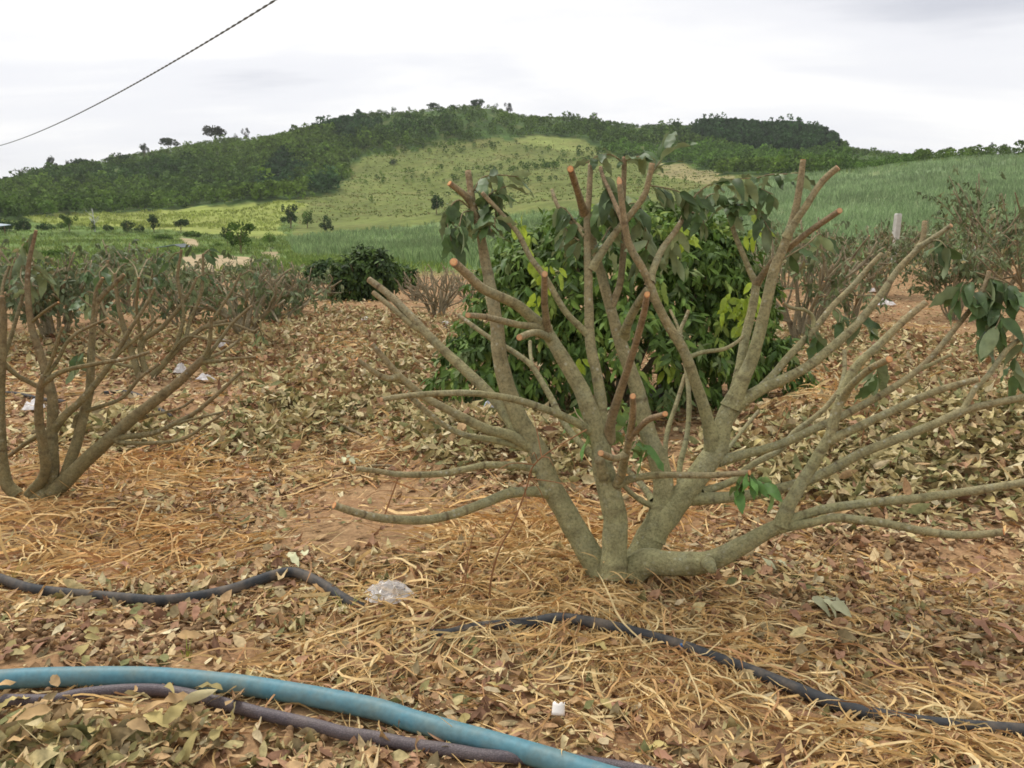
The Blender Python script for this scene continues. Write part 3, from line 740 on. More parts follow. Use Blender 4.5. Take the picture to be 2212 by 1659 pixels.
Lb('c1', 'c', .0, [(246, 772), (272, 750), (295, 731), (345, 680)], 10, 6)
Lb('d', None, .15, [(130, 1060), (150, 1000), (166, 955), (182, 893), (194, 843), (198, 746), (206, 668), (220, 640), (268, 593)], 30, 10)
Lb('d1', 'd', .2, [(204, 676), (212, 630), (233, 564)], 10, 7)
Lb('d2', 'd', .0, [(192, 860), (196, 760), (205, 640), (222, 600)], 9, 8)
Lb('e', None, .0, [(110, 1080), (140, 1040), (186, 994), (241, 944), (295, 897), (349, 855), (396, 816), (442, 772)], 42, 19, False)
Lb('e1', 'e', -.05, [(440, 776), (452, 745), (457, 684)], 12, 9)
Lb('e2', 'e', .08, [(444, 774), (475, 735), (504, 696), (543, 661)], 10, 6)
Lb('e3', 'e', .15, [(442, 778), (490, 755), (520, 731)], 9, 6)
Lb('e4', 'e', -.1, [(440, 782), (470, 780), (504, 775), (555, 771)], 11, 6)
Lb('e5', 'e', -.15, [(240, 950), (272, 944), (330, 936), (380, 913), (419, 893), (466, 855), (524, 800)], 16, 8)
Lb('e6', 'e5', -.2, [(385, 914), (430, 902), (493, 888)], 8, 6)
Lb('e7', 'e', -.25, [(245, 948), (264, 956), (330, 957), (396, 948), (446, 917), (485, 893)], 12, 6)
Lb('e8', 'e', .1, [(285, 910), (330, 897), (388, 882), (419, 862)], 9, 6)
Lb('f', 'd', .05, [(160, 925), (171, 895), (217, 878), (264, 859), (303, 816), (345, 785)], 12, 7)
Lb('g', None, -.1, [(40, 1085), (12, 1040), (2, 960), (0, 862), (6, 746), (8, 690), (4, 640)], 34, 14)
Lb('g1', 'g', .05, [(2, 780), (39, 812), (78, 833), (105, 850)], 12, 12, False)
Lb('g2', 'g', .1, [(4, 780), (20, 740), (39, 676), (54, 622)], 12, 7)
Lb('g3', 'g', .1, [(2, 700), (6, 620), (20, 575)], 9, 7)
Lb('h', 'b', .2, [(95, 935), (60, 955), (20, 985)], 11, 10, False)
for p_, n_ in [([(78, 500), (60, 520), (50, 550)], 5), ([(62, 575), (90, 590), (105, 610)], 6), ([(60, 630), (45, 600), (48, 570)], 5), ([(233, 570), (215, 590), (220, 610)], 4), ([(206, 668), (180, 650), (170, 640)], 4), ([(182, 760), (165, 770), (170, 790)], 4)]:
    shoot(T2, p_, .1, n_)

g3 = ground(312, 822)
T3 = Tree('pruned_tree', g3, float(proj(g3)[2]), 'pruned tree with wilting leaf tufts behind the left edge tree, white bag beside its foot', PR)
Lb = T3.limb; mk = dict(mat='bark_shaded')
Lb('base', None, 0, [(312, 832), (314, 818), (316, 806)], 44, 34, False, objname='trunk', scars=False, seg=14, **mk)
Lb('a', None, -.1, [(303, 820), (297, 800), (287, 769), (272, 723), (256, 661), (248, 591)], 17, 7, **mk)
Lb('b', None, .1, [(322, 824), (307, 775), (307, 738), (349, 707), (388, 664), (415, 622), (425, 600)], 15, 6, **mk)
Lb('c', None, .1, [(326, 822), (345, 795), (380, 758), (419, 723), (450, 703), (493, 692)], 17, 8, **mk)
Lb('c1', 'c', 0, [(376, 762), (392, 707), (396, 668), (384, 600), (392, 540)], 9, 6, **mk)
Lb('c2', 'c', .2, [(400, 738), (411, 692), (435, 630), (439, 548)], 9, 6, **mk)
Lb('c3', 'c', .2, [(450, 703), (480, 660), (500, 630), (520, 590)], 7, 5, **mk)
Lb('c4', 'c', .0, [(440, 708), (500, 700), (545, 715), (560, 708)], 7, 5, **mk)
Lb('d', 'a', -.2, [(282, 752), (258, 738), (233, 723), (210, 703)], 9, 6, **mk)
Lb('e', 'a', .2, [(296, 795), (270, 790), (230, 780), (200, 765)], 8, 6, **mk)
Lb('f', 'a', .4, [(276, 735), (260, 700), (230, 680), (215, 640), (205, 600)], 8, 5, **mk)
Lb('g', 'b', .4, [(318, 728), (330, 690), (322, 640), (330, 590), (340, 560)], 8, 5, **mk)
Lb('h', 'b', -.3, [(307, 740), (300, 700), (295, 660), (300, 600)], 8, 6, **mk)
Lb('i', 'c', -.1, [(350, 790), (400, 730), (460, 735), (520, 740)], 7, 5, **mk)
for p_, n_ in [([(248, 595), (262, 575), (285, 565)], 7), ([(252, 600), (235, 580), (215, 575)], 7), ([(300, 605), (290, 575), (270, 555)], 8), ([(300, 600), (320, 560), (335, 570)], 8), ([(340, 560), (360, 545), (375, 560)], 7),
               ([(392, 545), (375, 550), (360, 575)], 6), ([(439, 550), (452, 540), (458, 555)], 6), ([(425, 600), (445, 590), (455, 610)], 6), ([(205, 600), (190, 585), (180, 600)], 7), ([(215, 640), (190, 630), (175, 650)], 6),
               ([(330, 600), (350, 590), (365, 610)], 7), ([(283, 640), (300, 620), (320, 640)], 6), ([(230, 680), (240, 660), (260, 650)], 5), ([(520, 595), (540, 585), (550, 600)], 5), ([(560, 710), (565, 725), (560, 740)], 4)]:
    shoot(T3, p_, .3, n_, size=(.10, .15))

# ------------------------------------------------------------------ leafy bush behind the big tree
def leaf_soup(centers, outward, size, cols, per=6, droop=.9, nseg=4, stalk=.08):
    """compound leaves: `per` leaflets hanging from each centre"""
    n = len(centers)
    c = np.repeat(centers, per, 0); o = np.repeat(outward, per, 0); m = len(c)
    k = np.tile(np.arange(per), n)
    side = np.cross(o, [0, 0, 1.0]); side /= np.maximum(np.linalg.norm(side, axis=1, keepdims=True), 1e-6)
    sg = np.where(k % 2 == 0, 1, -1)[:, None]
    d = o*rng.uniform(.1, .9, (m, 1))+side*sg*rng.uniform(.2, .8, (m, 1))+np.array([0, 0, -1])*rng.uniform(.3, 1.3, (m, 1))*droop+rng.normal(size=(m, 3))*.25
    p = c+o*(k/per)[:, None]*stalk*1.2+np.array([0, 0, -1])*(k/per)[:, None]*stalk+rng.normal(size=(m, 3))*.012
    up = o+np.array([0, 0, .7])+rng.normal(size=(m, 3))*.45
    Rm = frames(d, up); S_ = rng.uniform(*size, m)
    col = np.repeat(cols, per, 0)*rng.uniform(.75, 1.25, (m, 1))
    return p, Rm, S_, col
PROT = [leaf_proto(1, [.28, .34, .31][k], 4, [.3, .1, .5][k], [.2, .4, .1][k], 1.0, 20+k) for k in range(3)]
PROT_S = [leaf_proto(1, .42, 3, .3, .2, .5, 40+k) for k in range(2)]

def mixcol(n, pal, wts):
    pal = np.array([s2l(c) for c in pal]); return pal[rng.choice(len(pal), n, p=np.array(wts)/np.sum(wts))]

def big_bush():
    b = ground(1335, 872); D = float(proj(b)[2]); u = D/FPX
    t = thing('leafy_bush', b, 'dense unpruned bush of hanging green leaves with yellow shoots, behind the big bare tree', 'bush')
    r = np.random.default_rng(5)
    lobes = [(0, 0, .95, 1.35, 1.3), (-.75, -.1, .75, .75, .85), (.75, 0, .7, .75, .9), (.25, .1, 1.35, .95, .75), (-.3, -.2, 1.15, .85, .8), (-1.05, -.3, .35, .55, .55), (.95, -.3, .35, .65, .55), (.6, -.3, 1.35, .45, .45), (-.55, -.35, .55, .7, .7), (.2, -.6, .6, .9, .75)]
    cs, os_ = [], []
    for (x, y, z, rr, rz) in lobes:
        n = int(400*rr*rr+80); v = rand_unit(n); v[:, 2] = np.where(v[:, 2] < -.5, -v[:, 2], v[:, 2])
        q = r.uniform(.72, 1.04, n)[:, None]*(.9+.25*vnoise(v[:, 0]*3, v[:, 2]*3+x, 4))[:, None]
        p = np.array([x, y, z])+v*q*np.array([rr*.82, rr*.75, rz*.8]); cs.append(p); os_.append(v)
    cs = np.concatenate(cs); os_ = np.concatenate(os_); k = (cs[:, 2] > .08); cs, os_ = cs[k], os_[k]; cs = cs*np.array([.95, .95, .84])
    # drop what lies deep inside other lobes
    inside = np.zeros(len(cs), int)
    for (x, y, z, rr, rz) in lobes:
        z, rz = z*.84, rz*.84
        inside += (np.linalg.norm((cs-np.array([x*.95, y*.95, z]))/np.array([rr*.78, rr*.71, rz*.8]), axis=1) < .62)
    k = (inside == 0) | (r.uniform(size=len(cs)) < .15); cs, os_ = cs[k], os_[k]
    cols = mixcol(len(cs), [(96, 122, 58), (116, 144, 68), (78, 100, 52), (146, 166, 82), (130, 146, 94)], [4, 3.5, 2.5, 1.4, .9])
    p, Rm, S_, col = leaf_soup(cs, os_, (.065, .115), cols, 8, 1.0)
    v, f, c = scatter(PROT, p, Rm, S_, col)
    me = make_mesh('foliage', v, f, M['bushleaf'], True, c); tag(obj('foliage', me, t), kind='stuff')
    # the leaves that show largest, one by one: on the side towards the camera
    W = cs+b; tocam = np.array([0, 0, CAMZ])-W; tocam /= np.linalg.norm(tocam, axis=1, keepdims=True)
    front = np.nonzero((os_*tocam).sum(1) > .35)[0]; r.shuffle(front)
    for i in front[:200]:
        o = os_[i]; d = o*.5+np.array([0, 0, -1])+r.normal(size=3)*.35
        place_leaf(t, cs[i]+o*.05, d, o+np.array([0, 0, .4])+r.normal(size=3)*.3, r.uniform(.09, .14), 'leaf_bush')
    cnt = 0
    for (x, y, n) in [(1592, 648, 10), (1575, 668, 9), (1612, 640, 8), (1600, 680, 6), (1182, 588, 6), (1200, 575, 5), (1130, 480, 4), (1628, 500, 6), (1145, 560, 3), (1260, 790, 4), (1470, 515, 5), (1478, 500, 5), (1450, 795, 4), (1120, 500, 3), (1160, 640, 5)]:
        c0 = pt(x, y, D-1.15-.1*r.uniform())-b
        for j in range(n):
            if cnt >= 95: break
            cnt += 1
            d = np.array([r.normal()*.6, -.4, -.8])+r.normal(size=3)*.3
            place_leaf(t, c0+r.normal(size=3)*.035, d, np.array([0, -1, .6])+r.normal(size=3)*.4, r.uniform(.08, .13), 'leaf_young')
    for k in range(9):
        a = k/9*2*math.pi; e_ = np.array([math.cos(a)*.8, math.sin(a)*.7, r.uniform(.8, 1.4)])
        pts = np.array([[0, 0, -.02], e_*.4+np.array([0, 0, -.05]), e_]); V, F, at, *_ = limb_mesh(pts, np.array([.035, .025, .01]), .05, 7, .05, False)
        obj('branch', make_mesh('branch', V, F, M['bark_shrub'], True, attrs=at), t)
big_bush()

def bush(x, y, wpx, hpx, label, pal, wts, name='bush', n=260, size=(.09, .15), cat='bush', group=None, depth=.8, young=0):
    b = ground(x, y); D = float(proj(b)[2]); W_, H_ = wpx/FPX*D/2, hpx/FPX*D
    t = thing(name, b, label, cat, group); r = np.random.default_rng(int(x*7+y))
    lob = [(0, 0, .45, .62, .55)]+[(r.uniform(-.65, .65), r.uniform(-.5, .5), r.uniform(.25, .65), r.uniform(.3, .5), r.uniform(.25, .42)) for _ in range(7)]
    cs, os_ = [], []
    for (lx, ly, lz, rr, rz) in lob:
        m = int(n*rr*rr*1.6); v = rand_unit(m); p = np.array([lx, ly, lz])+v*np.array([rr, rr, rz])*r.uniform(.7, 1.08, (m, 1)); cs.append(p); os_.append(v)
    cs = np.concatenate(cs)*np.array([W_, W_*depth, H_]); os_ = np.concatenate(os_); k = cs[:, 2] > .05*H_; cs, os_ = cs[k], os_[k]
    cols = mixcol(len(cs), pal, wts)
    p, Rm, S_, col = leaf_soup(cs, os_, size, cols, 6, .8, stalk=size[1]*.7)
    v, f, c = scatter(PROT_S, p, Rm, S_, col)
    tag(obj('foliage', make_mesh('foliage', v, f, M['bushleaf'], True, c), t), kind='stuff')
    for k in range(5):
        a = k/5*6.28+r.uniform(); e_ = np.array([math.cos(a)*W_*.6, math.sin(a)*W_*.5, H_*r.uniform(.5, .8)])
        V, F, at, *_ = limb_mesh(np.array([[0, 0, -.03], e_*.45, e_]), np.array([.04, .025, .01])*max(1, H_/1.5), .15, 6, .05, False)
        obj('branch', make_mesh('branch', V, F, M['bark_shrub'], True, attrs=at), t)
    return t
DARKG = [(70, 90, 48), (86, 110, 54), (56, 74, 42), (112, 134, 66)]
bush(788, 648, 150, 112, 'dark green unpruned bush at the orchard end, left of the big bare tree', DARKG, [4, 3, 3, 1], n=420)
bush(868, 622, 90, 52, 'low green bush touching the right side of the dark bush at the orchard end', [(60, 84, 42), (86, 112, 52), (110, 130, 60)], [3, 3, 1], n=260)
bush(700, 612, 90, 52, 'low green bush touching the left side of the dark bush at the orchard end', [(54, 78, 42), (80, 104, 54), (96, 118, 60)], [3, 3, 1], n=260)

# ------------------------------------------------------------------ smaller pruned trees farther back
def pruned(x, y, wpx, hpx, label, leafy=.5, seed=0, n=8, mat='bark_shrub', thick=1.0, lean=0, lcol=((118, 130, 90), (102, 114, 78), (138, 148, 112), (146, 138, 98))):
    b = ground(x, y); D = float(proj(b)[2]); Wd, Hh = wpx/FPX*D/2, hpx/FPX*D
    t = thing('pruned_tree', b, label, 'tree', PR); r = np.random.default_rng(seed+100); tips = []
    for k in range(n):
        a = (k+r.uniform(-.3, .3))/n*2*math.pi; sp = r.uniform(.35, 1.0); ex = math.cos(a)*sp+lean; ey = math.sin(a)*sp*.9
        ez = 1-.55*sp**2*r.uniform(.6, 1.1)
        Vs, Fs, A1, A2, off = [], [[], []], [], [], 0
        def add(P, R_, cutend):
            nonlocal off
            V, F, at, ring, cc, tt, path, rr = limb_mesh(np.array(P), np.array(R_), .07, 7, .07, True, .2, None, (.1, .9), int(r.integers(1e5)))
            Vs.append(V); Fs[0].append(F[0]+off); Fs[1].append(F[1]+off); A1.append(at['age']); A2.append(at['scar']); off += len(V)
            return ring, cc, tt
        r0 = .026*thick*r.uniform(.8, 1.2)
        root = np.array([math.cos(a)*.05, math.sin(a)*.05, -.03]); mid = np.array([ex*Wd*.38, ey*Wd*.38, ez*Hh*.42]); end = np.array([ex*Wd*r.uniform(.7, .9), ey*Wd*.8, ez*Hh*r.uniform(.72, .92)])
        cuts = [add([root, mid*.5+r.normal(size=3)*.02-np.array([0, 0, .06*Hh]), mid, end], [r0, r0*.9, r0*.72, r0*.42], True)]; tips.append(end)
        for j in range(r.integers(5, 9)):
            q = r.uniform(.25, .9); st = mid+(end-mid)*q if r.uniform() < .6 else mid*(.5+q*.5); dirn = (end-mid)/np.linalg.norm(end-mid)
            dv = dirn*.8+r.normal(size=3)*.42+np.array([0, 0, .3]); dv /= np.linalg.norm(dv); ln = r.uniform(.22, .5)*Hh
            e2 = st+dv*ln; e2[2] = max(e2[2], .1); cuts.append(add([st, st+dv*ln*.5+r.normal(size=3)*.03, e2], [r0*.5, r0*.4, r0*.3], True)); tips.append(e2)
        me = make_mesh('branch', np.vstack(Vs), [np.vstack(Fs[0]), np.vstack(Fs[1])], M[mat], True, attrs={'age': np.concatenate(A1), 'scar': np.concatenate(A2)})
        br = obj('branch', me, t)
        for ring, cc, tt in cuts[:3]:
            V, F, at = cut_disc(ring, cc, tt, .002); obj('cut_end', make_mesh('cut_end', V, F, M['cut'], False, attrs=at), br)
    if leafy > 0:
        tips = np.array(tips); m = int(leafy*len(tips)*2.5)
        i = r.integers(0, len(tips), m); cs = tips[i]*r.uniform(.72, 1.08, (m, 1))+r.normal(size=(m, 3))*.11*np.array([1, 1, .9]); cs[:, 2] = np.maximum(cs[:, 2], .2)
        os_ = rand_unit(m); cols = mixcol(m, lcol, [4, 3, 2, .7])
        p, Rm, S_, col = leaf_soup(cs, os_, (.07, .115), cols, 6, .8)
        v, f, c = scatter(PROT_S, p, Rm, S_, col); tag(obj('foliage', make_mesh('foliage', v, f, M['bushleaf'], True, c), t), kind='stuff')
    return t
pruned(527, 722, 300, 160, 'pruned tree right of the white plastic bag, thin brown branches with few grey leaves', .35, 1, 9)
pruned(120, 735, 330, 190, 'leafy grey-green pruned tree behind the left edge tree', 1.3, 2, 9, lcol=((116, 128, 94), (102, 114, 82), (134, 144, 112), (146, 138, 100)))
pruned(285, 672, 250, 140, 'pruned tree with grey-green leaf tufts, below the sandy clearing and left of centre', 1.4, 3, 9, lcol=((116, 128, 94), (102, 114, 82), (134, 144, 112), (146, 138, 100)))
pruned(30, 660, 200, 120, 'leafy pruned tree touching the left edge, behind the edge tree', 1.3, 4, 8)
pruned(640, 668, 200, 100, 'small twiggy pruned tree in front of the low green bush', .5, 5, 9)
pruned(440, 650, 180, 90, 'leaf-tufted pruned tree directly in front of the sandy clearing', .9, 6, 8)
pruned(715, 648, 120, 55, 'low bare twiggy pruned tree just left of the dark bush', .15, 7, 8)
pruned(948, 690, 190, 120, 'bare reddish twiggy pruned tree left of the dense leafy bush', .0, 8, 12, thick=.8)
pruned(895, 650, 100, 62, 'small bare twiggy pruned tree right of the dark bush', .0, 9, 9, thick=.8)
pruned(1730, 735, 340, 250, 'pruned tree with long pale branches leaning right, behind the right fork of the big tree', .55, 10, 10, lean=.25, thick=1.1)
pruned(1905, 640, 210, 150, 'leafy dark pruned tree in front of the white concrete post', 1.0, 11, 9)
pruned(2140, 650, 330, 235, 'tall leafy pruned tree at the right edge against the cane field', 1.7, 12, 12, thick=1.1, lcol=((108, 120, 82), (94, 106, 72), (126, 138, 100), (136, 132, 92)))
pruned(2010, 600, 150, 120, 'small leafy pruned tree between the concrete post and the tall leafy tree', 1.1, 13, 8)
pruned(1800, 618, 150, 120, 'small leafy pruned tree standing left of the concrete post', .9, 14, 8)
pruned(2290, 760, 420, 330, 'bare branched pruned tree cut off by the right edge, with dark hanging leaves', .9, 15, 9, mat='bark_red')
pruned(1640, 640, 110, 130, 'thin pale stemmed pruned tree at the right flank of the dense leafy bush', .3, 16, 7)

pruned(395, 705, 260, 120, 'thin twiggy pruned tree left of the branchy one by the white bag', .5, 21, 11, thick=.7)
pruned(590, 700, 230, 110, 'low tangle of thin pruned branches left of the orchard path', .35, 22, 11, thick=.6)
pruned(210, 700, 260, 150, 'grey-leaved pruned tree with many thin shoots between two leafy ones at left', .9, 23, 11, thick=.7)
pruned(350, 640, 240, 85, 'low row tree with grey leaves in front of the sandy clearing, left half', .9, 24, 10, thick=.7)
pruned(560, 640, 200, 80, 'low grey-leaved pruned tree below the small shrub row at the orchard end', .8, 25, 10, thick=.7)
pruned(-40, 720, 260, 180, 'pruned tree mostly hidden beyond the left frame edge', .9, 26, 10)
pruned(1560, 600, 160, 90, 'pruned tree peeping out just right of the dense leafy bush', .8, 27, 9)
pruned(1700, 620, 200, 140, 'grey-green pruned tree behind the right fork, left of the pale branched one', 1.0, 28, 11, thick=.7)
pruned(1840, 690, 240, 170, 'thin branched pruned tree between the right limbs and the straw patch', .7, 29, 11, thick=.7)
pruned(2060, 690, 280, 190, 'pruned tree with dense grey foliage left of the tall leafy tree', 1.1, 30, 11, thick=.7)
pruned(1960, 570, 200, 80, 'far low pruned tree along the cane edge, right of the post', 1.0, 31, 9)
pruned(2230, 600, 220, 150, 'far leafy pruned tree at the right edge by the cane', 1.4, 32, 10)
pruned(1010, 650, 150, 80, 'small bare twiggy pruned tree against the left side of the leafy bush', .1, 33, 10, thick=.7)

# ------------------------------------------------------------------ hoses and pipe lying on the ground
def ground_path(pts, lift=0.0):
    return np.array([ground(x, y)+np.array([0, 0, lift]) for x, y in pts])
PIPES = []
def tube_thing(name, pts, rad, mat, label, cat, seg=14, sag=.9):
    P = ground_path(pts); P[:, 2] += rad*sag+.006
    # smooth heights so the tube bridges the small bumps
    z = P[:, 2].copy(); z[1:-1] = np.maximum(z[1:-1], (z[:-2]+z[1:-1]*2+z[2:])/4)
    if name == 'water_hose':      # a stiff hose bridges the bumps
        q = np.linspace(0, 1, len(z)); z2 = np.polyval(np.polyfit(q, z, 3), q); z = z2+max(0, np.percentile(z-z2, 80))
    for i, (x, y) in enumerate(pts):
        if rad > .02 and name == 'irrigation_pipe' and 790 <= x <= 950: z[i] -= .028
        v = ray(x, y); t_ = (z[i]-CAMZ)/v[2]; P[i] = (v[0]*t_, v[1]*t_, z[i])
    V, F, at, *_ , path, rr = limb_mesh(P, np.full(len(P), rad), rad*1.2, seg, .02, False, seed=3)
    pq = path[::3]; xx = proj(pq)[0]; keep = (name == 'water_hose') | (xx < 775) | (xx > 965); PIPES.append((pq[keep][:, :2], rad))
    o = obj(name, make_mesh(name, V, F, mat, True)); tag(o, label, cat); return o, path
def hosemat(name, c, dirt, weave=0):
    m, t, p, o = mat_new(name); g = G(t); ps = g.pos()
    n = g.noise(ps, 9, 6, .65); n2 = g.noise(ps, 60, 3)
    cc = g.mix(g.ramp(n, [(.42, 0.0), (.72, .6)]), c, dirt)
    cc = g.mix(1.0, cc, g.ramp(n2, [(.3, .85), (.7, 1.12)]), 'MULTIPLY')
    g.l(cc, p.inputs['Base Color']); p.inputs['Roughness'].default_value = .55; p.inputs['Specular IOR Level'].default_value = .4
    if weave:
        v = g.n('ShaderNodeTexVoronoi'); v.inputs['Scale'].default_value = 230; g.l(ps, v.inputs['Vector']); g.bump(v.outputs['Distance'], .5, .002, p)
        cc2 = g.mix(g.ramp(v.outputs['Distance'], [(.1, .25), (.5, 0.0)]), cc, s2l((170, 150, 150))); g.l(cc2, p.inputs['Base Color'])
    else: g.bump(n2, .3, .001, p)
    return m
tube_thing('water_hose', [(-320, 1500), (-150, 1480), (0, 1468), (150, 1462), (312, 1462), (430, 1470), (551, 1484), (680, 1505), (813, 1532), (892, 1557), (980, 1582), (1076, 1608), (1180, 1638), (1262, 1664), (1420, 1712), (1560, 1760)], .0305, hosemat('blue_hose', s2l((84, 130, 142)), s2l((124, 128, 112))), 'thick sky-blue hose crossing the bottom left on the leaf litter', 'hose', 20)
tube_thing('water_hose', [(-200, 1530), (-60, 1518), (0, 1513), (110, 1513), (165, 1502), (239, 1493), (313, 1490), (375, 1495), (441, 1509), (551, 1538), (680, 1567), (745, 1584), (813, 1594), (892, 1610), (980, 1622), (1058, 1634), (1180, 1638), (1297, 1652), (1390, 1668), (1480, 1690)], .0185, hosemat('purple_hose', s2l((80, 72, 76)), s2l((112, 100, 92)), 1), 'thinner dark purple-brown hose running below the blue hose', 'hose', 16)
po, ppath = tube_thing('irrigation_pipe', [(-150, 1215), (-40, 1240), (0, 1250), (60, 1270), (130, 1280), (200, 1286), (270, 1292), (340, 1297), (400, 1292), (450, 1284), (500, 1273), (545, 1258), (590, 1243), (625, 1236), (655, 1242), (700, 1265), (750, 1298), (800, 1322), (860, 1345), (920, 1366), (960, 1372), (1010, 1360), (1060, 1353), (1110, 1349), (1160, 1343), (1205, 1336), (1260, 1342), (1330, 1356), (1400, 1374), (1470, 1394), (1530, 1416), (1600, 1441), (1700, 1480), (1790, 1516), (1850, 1535), (1900, 1545), (2000, 1562), (2100, 1571), (2212, 1579), (2350, 1596)], .0205, M['pipe'], 'dusty black irrigation pipe winding past the foot of the big bare tree', 'pipe', 14, .9)
gd = ground(1466, 1380)
V = []; 
for k in range(8): V.append((math.cos(k*.785)*.006, -.004, math.sin(k*.785)*.006))
for k in range(8): V.append((math.cos(k*.785)*.005, -.012, math.sin(k*.785)*.005))
F = np.array([(k, (k+1) % 8, 8+(k+1) % 8, 8+k) for k in range(8)]); F8 = np.array([[15-k for k in range(8)]])
M['blueclip'] = simple('blue_plastic', s2l((70, 110, 160)), .4, .5, 10, .05)
i = np.argmin(np.abs(proj(ppath)[0]-1468)); dr = make_mesh('dripper', np.array(V)+ppath[i]+np.array([0, -.011, .010]), [F, F8], M['blueclip']); obj('dripper', dr, po)
P5 = [(60, 870), (100, 860), (150, 850), (210, 848), (270, 846), (330, 862)]
tube_thing('irrigation_pipe', [(-60, 846), (30, 850), (90, 862), (140, 868)], .016, M['pipe'], 'short stretch of black pipe behind the stems of the left edge tree', 'pipe')
tube_thing('irrigation_pipe', [(225, 848), (270, 846), (310, 858), (345, 884), (370, 900)], .014, M['pipe'], 'dark pipe half buried in straw between the two left pruned trees', 'pipe')
tube_thing('irrigation_pipe', [(990, 892), (1050, 890), (1100, 888), (1150, 884), (1240, 878)], .014, M['pipe'], 'dark pipe passing over the crumpled bluish bag behind the big tree', 'pipe')

# ------------------------------------------------------------------ rubbish
def crumple(name, x, y, wpx, hpx, mat, label, cat='plastic bag', hgt=.35, seed=0, n=16):
    b = ground(x, y); D = float(proj(b)[2]); wd = wpx/FPX*D/2; ln = wd*max(.5, min(1.2, hpx/wpx*2.0)); r = np.random.default_rng(seed+5)
    u = np.linspace(-1, 1, n); U, Vv = np.meshgrid(u, u); q = np.maximum(abs(U), abs(Vv)); a = np.arctan2(Vv, U)
    rr = q*(0.75+.35*vnoise(a*1.4+3, q*0+seed, seed))
    X = np.cos(a)*rr*wd; Y = np.sin(a)*rr*ln
    Z = wd*hgt*(1-q**2)*(0.3+1.3*vnoise(U*2.6+seed, Vv*2.6, seed))+wd*.22*np.abs(vnoise(U*6, Vv*6+seed, seed+2)-.5)*2*(1-q**4)
    X += (vnoise(U*4, Vv*4, seed+6)-.5)*wd*.25; Y += (vnoise(U*4, Vv*4, seed+9)-.5)*ln*.25
    Z = Z+H(X+b[0], Y+b[1])-b[2]+.03
    i = np.arange(n-1)[:, None]*n+np.arange(n-1)[None, :]; F = np.stack([i, i+1, i+n+1, i+n], -1).reshape(-1, 4)
    o = obj(name, make_mesh(name, np.stack([X, Y, Z], -1).reshape(-1, 3), F, mat, False), loc=b); tag(o, label, cat); return o
def clearmat():
    m, t, p, o = mat_new('clear_film'); g = G(t)
    p.inputs['Base Color'].default_value = (.8, .78, .76, 1); p.inputs['Roughness'].default_value = .25; p.inputs['Specular IOR Level'].default_value = .7
    tr = g.n('ShaderNodeBsdfTransparent'); mx = g.n('ShaderNodeMixShader'); mx.inputs[0].default_value = .42
    g.l(tr.outputs[0], mx.inputs[1]); g.l(p.outputs[0], mx.inputs[2]); g.l(mx.outputs[0], o.inputs[0]); return m
M['clear'] = clearmat()
M['plastic_blue'] = simple('bluish_plastic', s2l((182, 192, 206)), .5, .4, 14, .15, .3, s2l((150, 140, 130)))
crumple('plastic_bag', 840, 1300, 105, 55, M['clear'], 'clear crumpled plastic bag lying on straw beside the black pipe', seed=1, hgt=.32)
crumple('plastic_bag', 1068, 905, 72, 42, M['plastic_blue'], 'crumpled bluish white bag behind the left limb of the big tree', seed=2, hgt=.9)
crumple('plastic_bag', 74, 888, 62, 24, M['plastic_white'], 'white rag-like bag behind the stems of the left edge tree', seed=3, hgt=.35)
crumple('plastic_bag', 392, 808, 28, 30, M['plastic_white'], 'white upright bag beside the foot of the second left tree', seed=4, hgt=.9)
crumple('plastic_bag', 445, 826, 44, 16, M['plastic_white'], 'thin white plastic scrap just right of the upright bag', 'plastic scrap', seed=5)
crumple('plastic_scrap', 480, 748, 34, 12, M['plastic_white'], 'white plastic scrap under the long left branch, upper of two', 'plastic scrap', seed=6)
crumple('plastic_scrap', 790, 694, 24, 10, M['plastic_white'], 'tiny white scrap on litter below the dark bush', 'plastic scrap', seed=7)
crumple('plastic_scrap', 962, 708, 26, 14, M['plastic_white'], 'white scrap at the left foot of the dense leafy bush', 'plastic scrap', seed=8)
crumple('plastic_scrap', 1912, 662, 46, 14, M['plastic_white'], 'white plastic scrap on straw seen between the right branches, nearer of two', 'plastic scrap', seed=9, hgt=.35)
crumple('plastic_scrap', 1884, 632, 26, 9, M['plastic_white'], 'small white plastic scrap seen between the right branches, farther of two', 'plastic scrap', seed=10)
crumple('plastic_scrap', 1430, 862, 70, 26, simple('grey_film', s2l((120, 118, 122)), .5, .4, 14, .3), 'grey film scrap in the shade under the dense leafy bush', 'plastic scrap', seed=11, hgt=.5)
# white shard: curved piece of broken cup
b = ground(1207, 1562); V = []; F = []
for l in range(2):
    for j in range(5):
        for k in range(9):
            a = -1.0+2.0*k/8; rad = .026-(.0022 if l else 0); V.append((math.sin(a)*rad*(1-.12*j/4), -math.cos(a)*rad+.018, .002+j*.0085+(.004*math.sin(k*1.7) if j == 4 else 0)))
for l in range(2):
    for j in range(4):
        for k in range(8):
            q = l*45+j*9+k; f_ = (q, q+1, q+10, q+9); F.append(f_ if not l else f_[::-1])
for k in range(8): F.append((k+1, k, 45+k, 46+k)); F.append((36+k, 37+k, 82+k, 81+k))
for j in range(4): F.append((j*9, j*9+9, 45+j*9+9, 45+j*9)); F.append((j*9+17, j*9+8, 45+j*9+8, 45+j*9+17))
o = obj('cup_shard', make_mesh('cup_shard', V, np.array(F), M['shard'], True), loc=b+np.array([0, 0, .022])); o.rotation_euler = (-.5, .25, .3)
tag(o, 'small white curved shard of a broken cup on bare soil at the bottom', 'shard')

